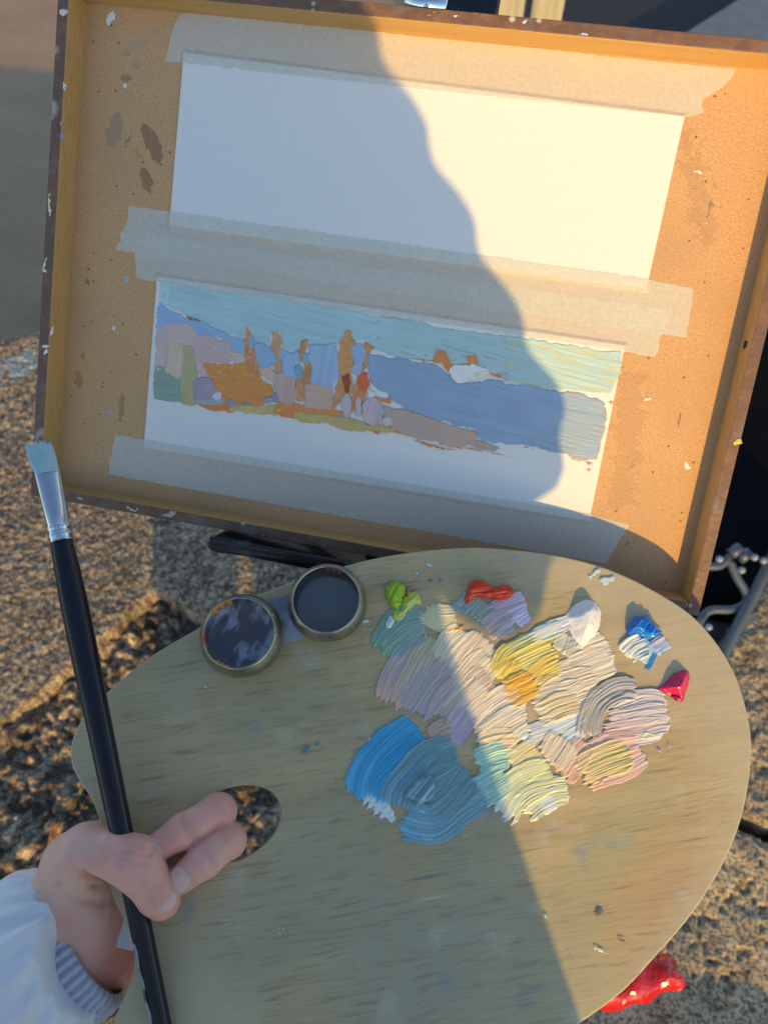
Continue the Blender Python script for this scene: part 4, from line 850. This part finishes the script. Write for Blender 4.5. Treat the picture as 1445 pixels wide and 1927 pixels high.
def rimpaint(o, R, a0, a1, r0, r1, z0_, z1_, col, name='paint_crust'):
    a = np.linspace(math.radians(a0), math.radians(a1), 26); V = []; n = 8
    for i, t in enumerate(a):
        wv = .6+.4*math.sin(i*1.9)+.3*math.sin(i*.7)
        for k in range(n):
            s = k/(n-1); r = r0+(r1-r0)*s*wv if s > 0 else r0
            V.append((R*r*math.cos(t), R*r*math.sin(t), z0_+(z1_-z0_)*s*wv+.0010*math.sin(math.pi*s)*math.sin(math.pi*i/25)))
    f = [[i*n+k, (i+1)*n+k, (i+1)*n+k+1, i*n+k+1] for i in range(25) for k in range(n-1)]
    obj(name, V, f, M_THICK, o, cols=np.tile(np.asarray(col), (len(V), 1)))
rimpaint(c1_, .0187, 118, 158, .965, .84, H+.0001, .0115, (.62, .26, .02))
rimpaint(c1_, .0187, 72, 108, 1.0, .93, H+.0001, H-.0016, (.03, .12, .30))
rimpaint(c1_, .0187, 192, 212, .985, .89, H+.0001, H-.003, (.60, .07, .03))
rimpaint(c1_, .0187, 222, 244, .96, .86, H+.0001, .012, (.10, .16, .02))
rimpaint(c1_, .0187, 246, 270, .965, .88, H+.0001, H-.0025, (.62, .30, .03))
rimpaint(c1_, .0187, -25, 40, .955, .95, H+.0001, H-.0012, (.36, .44, .18))
rimpaint(c2_, .0180, 75, 105, .955, .86, H+.0001, H-.004, (.24, .05, .04))

# ------------------------------------------------------------------ paintbrush
tip = at((79, 838), .392); low = pw((292, 1872), .0065)
ax = (low-tip); BL = np.linalg.norm(ax); ax /= BL
bx = np.cross(ax, CAM-tip); bx /= np.linalg.norm(bx); by = np.cross(ax, bx)
br = empty('paintbrush', frame(tip, bx, by, ax)); tag(br, 'flat paintbrush with blue paint on its bristles and dark handle held under the thumb', 'paintbrush')
tip_c = np.linalg.solve(MW, tip-ORG)+c_c; ax_c = np.linalg.solve(MW, ax)
def along(y):                                          # distance down the brush to the given height in the view
    q = -(y-CY)/FPX; return (q*tip_c[2]-tip_c[1])/(ax_c[1]-q*ax_c[2])
rngb = np.random.RandomState(4)
# bristles: a flattened tuft of many lanes
n, k = 90, 14; V = []; cc = []
for i in range(n):
    a = 2*np.pi*i/n; j = .0035*(rngb.rand()-.4)
    for q in range(k):
        s = q/(k-1); z = along(836)-.0005+j*(1-s)+(along(884)-along(836)+.003)*s
        wv = .0056*(1-.0*s)*(1+.12*math.sin(3*s)); V.append((wv*math.cos(a)*(1.12-.12*s)+.0016*(1-s), (.0016+.0012*s)*math.sin(a)*(1+.2*rngb.rand()), z))
        t = vn(np.array([i/2.]), np.array([s*2]), 3)[0]; cc.append(A(*(np.array((104, 160, 192))*(1-t)+np.array((134, 172, 184))*t)))
f = [[i*k+q, ((i+1) % n)*k+q, ((i+1) % n)*k+q+1, i*k+q+1] for i in range(n) for q in range(k-1)]+[[i*k for i in range(n)][::-1]]
obj('bristles', V, f, M_BRIST, br, cols=np.array(cc))
z0, z1 = along(874), along(1020)
prof = []; sq = []
for s, r, q in ((0, .0060, .34), (.02, .0061, .36), (.25, .0060, .55), (.6, .0057, .85), (.80, .0056, .97), (.82, .0061, 1), (.845, .0061, 1), (.86, .0056, 1), (.90, .0056, 1), (.915, .0061, 1), (.94, .0061, 1), (.955, .0057, 1), (1, .0057, 1)):
    prof.append((r, z0+(z1-z0)*s)); sq.append(q)
lathe('ferrule', prof, M_STEEL, br, sq=sq)
hp = [(.0053, 1015), (.0054, 1022), (.0062, 1070), (.0067, 1140), (.0066, 1210), (.0061, 1330), (.0056, 1480), (.0051, 1650), (.0046, 1900), (.0040, 2150), (.0030, 2280), (.0001, 2300)]
hd = lathe('handle', [(r, along(y)) for r, y in hp], M_HANDLE, br)
V = []
for y in np.linspace(1765, 1925, 22):
    r = .00495-.0004*(y-1765)/160
    for t in np.linspace(20, 44, 4): V.append(((r+.0003)*math.cos(math.radians(t+4*math.sin(y*.11))), (r+.0003)*math.sin(math.radians(t)), along(y)))
V = [(x, -abs(y), z) for x, y, z in V]
obj('worn_streak', V, [[i*4+j, (i+1)*4+j, (i+1)*4+j+1, i*4+j+1] for i in range(21) for j in range(3)], M_WEAR, hd)

# ------------------------------------------------------------------ person: hand, sleeve, body behind the camera
pe = empty('person'); tag(pe, 'person in a pale nylon jacket holding palette and brush', 'person')
mm = .001
T = [pw((112, 1705), -.010), pw((140, 1625), .003), pw((165, 1602), .0095), pw((208, 1607), .0140), pw((252, 1622), .0160), pw((275, 1650), .0148), pw((298, 1686), .0115), pw((308, 1698), .0105)]
TRd = [.0170, .0140, .0122, .0098, .0112, .0091, .0084, .0072]
I = [pw((225, 1570), -.026), pw((330, 1545), -.024), pw((412, 1527), .001), pw((372, 1548), .0105), pw((345, 1564), .0110), pw((292, 1598), .0095)]
IR = [.012, .0092, .0085, .0072, .0080, .0066]
Md = [pw((235, 1640), -.028), pw((345, 1612), -.026), pw((430, 1582), .001), pw((405, 1602), .0100), pw((385, 1619), .0105), pw((342, 1653), .0088)]
MR = [.012, .0092, .0085, .0073, .0081, .0068]
wr = pw((120, 1800), -.022)
VD = 1; creases = [(pw((236, 1606), .026), pw((282, 1608), .022), .0011, .0011), (pw((246, 1594), .026), pw((286, 1596), .022), .0010, .0010), (pw((232, 1618), .027), pw((274, 1624), .025), .0008, .0010), (pw((164, 1642), .014), pw((200, 1650), .010), .0024, .0024), (pw((118, 1658), .012), pw((180, 1664), .006), .0012, .0016), (pw((150, 1630), .017), pw((176, 1646), .014), .0010, .0016),
           (pw((341, 1540), .020), pw((362, 1582), .020), .0010, .0012), (pw((338, 1546), .020), pw((352, 1580), .020), .0008, .0010), (pw((378, 1592), .020), pw((402, 1634), .018), .0009, .0012), (pw((140, 1690), .012), pw((190, 1700), .004), .0008, .0022)]
def handf(X):
    th_ = chain(X, T, TRd, .005)
    pm = rcone(X, wr, pw((155, 1690), -.010), .0235, .0165)
    pm = smin(pm, rcone(X, pw((155, 1690), -.010), pw((172, 1605), -.008), .0165, .0115), .010)
    pm = smin(pm, rcone(X, pw((170, 1740), -.016), pw((240, 1660), -.028), .0170, .0140), .010)
    pm = smin(pm, rcone(X, pw((180, 1590), -.020), pw((235, 1580), -.027), .0115, .012), .010)
    pm = smin(pm, rcone(X, pw((160, 1790), -.022), pw((222, 1800), -.028), .0215, .0150), .007)
    b = smin(th_, pm, .009)
    i_ = smin(chain(X, I[:3], IR[:3], .004), chain(X, I[2:], IR[2:], .0025), .0025)
    m_ = smin(chain(X, Md[:3], MR[:3], .004), chain(X, Md[2:], MR[2:], .0025), .0025)
    d = smin(smin(i_, m_, .0005), b, .0005)
    for a_, b_, dep, wq in creases:
        e_ = b_-a_; t_ = np.clip(((X-a_)@e_)/(e_@e_), 0, 1); q_ = X-a_-t_[..., None]*e_; q_ = q_-(q_@PN)[..., None]*PN*.85; d = d+1.5*dep*np.exp(-(np.linalg.norm(q_, axis=-1)/wq)**2)
    return d
allp = np.array(T+I+Md+[wr]); lo = allp.min(0)-.03; hi = allp.max(0)+.03
V, Fc = surface(handf, lo, hi, .0010)
red = np.zeros(len(V))
for p, r_ in ((T[-1], .012), (T[4], .012), (I[4], .010), (I[-1], .010), (Md[4], .010), (Md[-1], .011), (I[2], .011), (Md[2], .011), (pw((222, 1795), -.026), .02)):
    red = np.maximum(red, np.exp(-(np.linalg.norm(V-p, axis=1)/(r_*1.25))**2))
ylw = np.exp(-(np.linalg.norm(V-pw((180, 1680), .004), axis=1)/.016)**2)
cs = np.array([.84, .47, .37])*(1-red[:, None]*.75)+np.array([.84, .33, .26])*red[:, None]*.75
cs = cs*(1-ylw[:, None]*.5)+np.array([.82, .53, .36])*ylw[:, None]*.5
hand = obj('hand', V, Fc, M_SKIN, pe, cols=cs)
def nail(c, axis, upv, r, ln, wq):
    axis = axis/np.linalg.norm(axis); upv = upv-(upv@axis)*axis; upv /= np.linalg.norm(upv); sd = np.cross(axis, upv)
    V = []; n, m = 11, 13
    for i in range(n):
        s = -1+2*i/(n-1)
        half = wq*(1-abs(s)**5*.55 if s > 0 else 1-abs(s)**3*.45)
        for j in range(m):
            t = (-1+2*j/(m-1))*half; zz = s*ln/2*(1-.18*(t/wq)**2 if s > 0 else 1)
            hgt = math.sqrt(max(r*r-(t*.92)**2, 0))+.0006-.0008*max(s, 0)**2-.0004*max(-s-.5, 0)
            V.append(c+axis*zz+sd*t+upv*hgt)
    obj('fingernail', V, [[i*m+j, i*m+j+1, (i+1)*m+j+1, (i+1)*m+j] for i in range(n-1) for j in range(m-1)], M_NAIL, hand)
rt_ = np.array(cr); 
nail(T[-1]*.35+T[-2]*.65, T[-1]-T[-2], PN+.60*px_+.30*py_, .0084, .0112, .0056)
nail(Md[-1]*.92+Md[-2]*.08, Md[-1]-Md[-2], PN-.12*px_-.15*py_, .0072, .0110, .0052)
nail(I[-1]*.97+I[-2]*.03, I[-1]-I[-2], PN, .0069, .0100, .0050)
# knitted cuff
ca, cb = pw((95, 1846), -.018), pw((178, 1780), -.018)
axc = (cb-ca)/np.linalg.norm(cb-ca); xx = np.cross(axc, PN); xx /= np.linalg.norm(xx); yy = np.cross(xx, axc)
n, k = 240, 16; V = []; cc = []
for j in range(k):
    s = j/(k-1); p = ca+(cb-ca)*s; rr = .0285+.0012*math.sin(math.pi*s)-.002*max(0, s-.9)*10*.3
    for i in range(n):
        a = 2*np.pi*i/n; w_ = math.cos(a*40); r = rr+.0009*w_+.0004*math.sin(s*60)
        V.append(p+xx*r*math.cos(a)*1.0+yy*r*math.sin(a)*.86); cc.append(np.array([.50, .50, .60])*(1+.22*w_))
V += [p_ for p_ in (np.array(V[-n:])-cb)*.9+cb]; cc += cc[-n:]
k += 1
f = [[j*n+i, j*n+(i+1) % n, (j+1)*n+(i+1) % n, (j+1)*n+i] for j in range(k-1) for i in range(n)]
obj('knit_cuff', V, f, M_KNIT, pe, cols=np.array(cc))
# jacket: both sleeves and body
sw = pw((52, 1818), -.012); s2 = pw((-210, 2060), -.034); dv = (s2-sw)/np.linalg.norm(s2-sw)
el_l = s2+dv*.13
sh_l = LP(-.335, .985, .74); sh_r = LP(-.06, .985, .74)
el_r = LP(.076, .744, .66); wr_r = LP(-.038, .955, .535)
def jacket(X):
    sl_ = rcone(X, s2-dv*.02, el_l, .046, .055)
    sl_ = smin(sl_, rcone(X, el_l, sh_l, .056, .065), .03)
    tb = rcone(X, LP(-.19, .98, .80), LP(-.165, .70, .80), .13, .150)
    tb = np.minimum(tb, 9)
    t2 = rcone(X, LP(-.135, .70, .80), LP(-.108, .50, .78), .165, .235)
    t4 = rcone(X, LP(-.10, .96, .80), LP(-.03, .77, .80), .075, .095)
    t3 = rcone(X, LP(-.27, .97, .80), LP(-.10, .97, .80), .075, .075)
    tor = smin(smin(smin(tb, t2, .03), t3, .05), t4, .02)
    ar = smin(rcone(X, sh_r, el_r, .050, .050), rcone(X, el_r, wr_r, .050, .034), .006)
    b = X@LB
    q = np.abs(np.sin(np.pi*(b+.15*(X@LA))/.038))
    far = sstep(.12, .22, np.linalg.norm(X-sw, axis=-1))
    ar = ar-.008*(q-.6)*far
    d = smin(smin(tor, sl_, .03), ar, .010)
    return d
V, Fc = surface(jacket, np.minimum(sw, LP(-.45, .3, 1.02)).min(0)*0+np.array([-.62, -1.15, .30]), np.array([.42, -.10, 1.34]), .0065)
jk = obj('jacket', V, Fc, M_NYLON, pe)
sdx = np.cross(dv, PN); sdx /= np.linalg.norm(sdx); sdy = np.cross(sdx, dv)
def sleevef(X):                                         # puffy forearm with folds gathering into the cuff
    q = X-sw; l = q@dv; ang_ = np.arctan2(q@sdy, q@sdx)
    d = rcone(X, sw, s2, .0405, .051)
    g_ = np.exp(-np.maximum(l+.030, 0)/.022)
    d = d-.0016*np.sin(ang_*17+2*np.sin(l/.012))*g_
    f_ = fbm(l/.030+.9*np.sin(ang_*1.3), ang_*2.2+l/.09, 81, 2)
    d = d-.0085*(np.abs(f_-.5)*-2+.5)*sstep(-.045, .01, l)
    return np.maximum(d, -(l+.030)-.012*np.cos(ang_))
V, Fc = surface(sleevef, np.minimum(sw, s2)-.075, np.maximum(sw, s2)+.075, .0022)
obj('jacket_sleeve', V, Fc, M_NYLON, pe)
# trousers, shoes, head, other hand and phone (outside the frame, they throw the shadow)
def legs(X):
    l = chain(X, [LP(-.235, .52, .80), LP(-.268, .10, .74), np.array([*LP(-.27, -.1, .74)[:2], -.22])], [.095, .070, .060], .02)
    r = chain(X, [LP(-.09, .52, .80), LP(-.098, .10, .74), np.array([*LP(-.10, -.1, .74)[:2], -.22])], [.095, .072, .060], .02)
    return np.minimum(l, r)
V, Fc = surface(legs, (-.60, -1.12, -.30), (.40, -.45, .80), .014); obj('trousers', V, Fc, M_CLOTH, pe)
for a_ in (-.27, -.10):
    q = np.array([*LP(a_, -.1, .74)[:2], -.268]); fw = np.array([-S[0], -S[1], 0]); fw /= np.linalg.norm(fw)
    V, Fc = surface(lambda X: np.maximum(smin(rcone(X, q-fw*.05, q+fw*.03, .042, .040), rcone(X, q+fw*.03, q+fw*.14, .04, .036), .02), -(X[..., 2]+.2985)), q-.22, q+.22, .01); obj('shoe', V, Fc, M_CLOTH, pe)
hc = LP(-.185, 1.20, .76)
def headf(X):
    return smin(rcone(X, hc+[0, 0, .035], hc-[0, -.02, .045], .080, .062), rcone(X, hc-[0, 0, .06], LP(-.185, 1.0, .80), .052, .058), .03)
V, Fc = surface(headf, hc-.25, hc+.20, .008); obj('head', V, Fc, M_SKIN, pe, cols=np.tile([.60, .36, .285], (len(V), 1)))
V, Fc = surface(lambda X: np.maximum(rcone(X, hc+[0, -.015, .045], hc-[0, .06, .10], .095, .075), -rcone(X, hc+[0, .10, -.02], hc+[0, .10, -.08], .085, .07)), hc-.3, hc+.2, .009); obj('hair', V, Fc, M_HAIR, pe)
fp = CAM-cv*.012
ph = empty('phone', frame(fp, cr, cu, -cv)); tag(ph, 'black phone held up in front of the person', 'phone')
box('phone_body', (-.036, -.125, .0), (.036, .022, .008), M_PLAST, ph, bevel=.003)
box('screen', (-.033, -.120, .0081), (.033, .018, .0086), mat('phone_screen', base=(.03, .03, .035), rough=.1), ph, bevel=.0002)
def grip(X):
    d = chain(X, [wr_r, fp-cu*.10+cv*-.030], [.028, .030], .01)
    for i in range(4):
        a0 = fp-cu*(.07+.018*i)-cv*.022+cr*.02; d = smin(d, chain(X, [fp-cu*.10-cv*.03, a0, a0+cr*.022-cv*.001, a0+cr*.021+cv*.014], [.014, .009, .008, .007], .004), .004)
    return smin(d, chain(X, [fp-cu*.10-cv*.03, fp-cu*.06-cv*.02-cr*.035, fp-cu*.03-cv*.016-cr*.038], [.016, .011, .008], .004), .006)
V, Fc = surface(grip, fp-np.array([.13, .2, .2]), fp+np.array([.13, .08, .06]), .004); obj('hand', V, Fc, M_SKIN, pe, cols=np.tile([.60, .36, .285], (len(V), 1)))
ts = pw((229, 1748), -.006)
V = []; rr2 = np.random.RandomState(9)
for i in range(7):
    for j in range(7): V.append(ts+px_*(i-3)*.0024+py_*(j-3)*.0030-PN*(.002+.003*rr2.rand()))
tag(obj('tissue', V, [[i*7+j, i*7+j+1, (i+1)*7+j+1, (i+1)*7+j] for i in range(6) for j in range(6)], M_TISSUE), 'scrap of white tissue pinched between palm and palette edge', 'tissue')

# ------------------------------------------------------------------ small things on the stones
q = on_ground((1198, 1852), .012)
def redf(X):
    d = rcone(X, q-[.035, .012, 0], q+[.030, .016, .002], .020, .022)
    return d+.016*(vn(X[..., 0]/.017+X[..., 2]/.02, X[..., 1]/.017-X[..., 2]/.03, 91)-.5)
V, Fc = surface(redf, q-.075, q+.075, .0065); tag(obj('wrapper', V, Fc, M_RED, smooth=False), 'crumpled glossy red plastic wrapper on the dark stone below the palette rim', 'wrapper')
sk = empty('dry_stalk', frame(on_ground((98, 1590), .0), (1, 0, 0), (0, 1, 0), (0, 0, 1))); tag(sk, 'splintered reddish dry stalk lying on the craggy stone above the wrist', 'stalk')
o0 = np.array(on_ground((98, 1590), 0))
for i in range(6):
    r = np.random.RandomState(40+i); a = on_ground((84+r.rand()*10, 1640+r.rand()*10), -.004)-o0; b = on_ground((98+i*4+r.rand()*4, 1542+r.rand()*16), .012+.01*r.rand())-o0
    tube('splinter', [a, (a+b)/2+(r.rand(3)-.5)*.008, b], [.0016, .0022, .0008], M_STALK, sk, n=6)
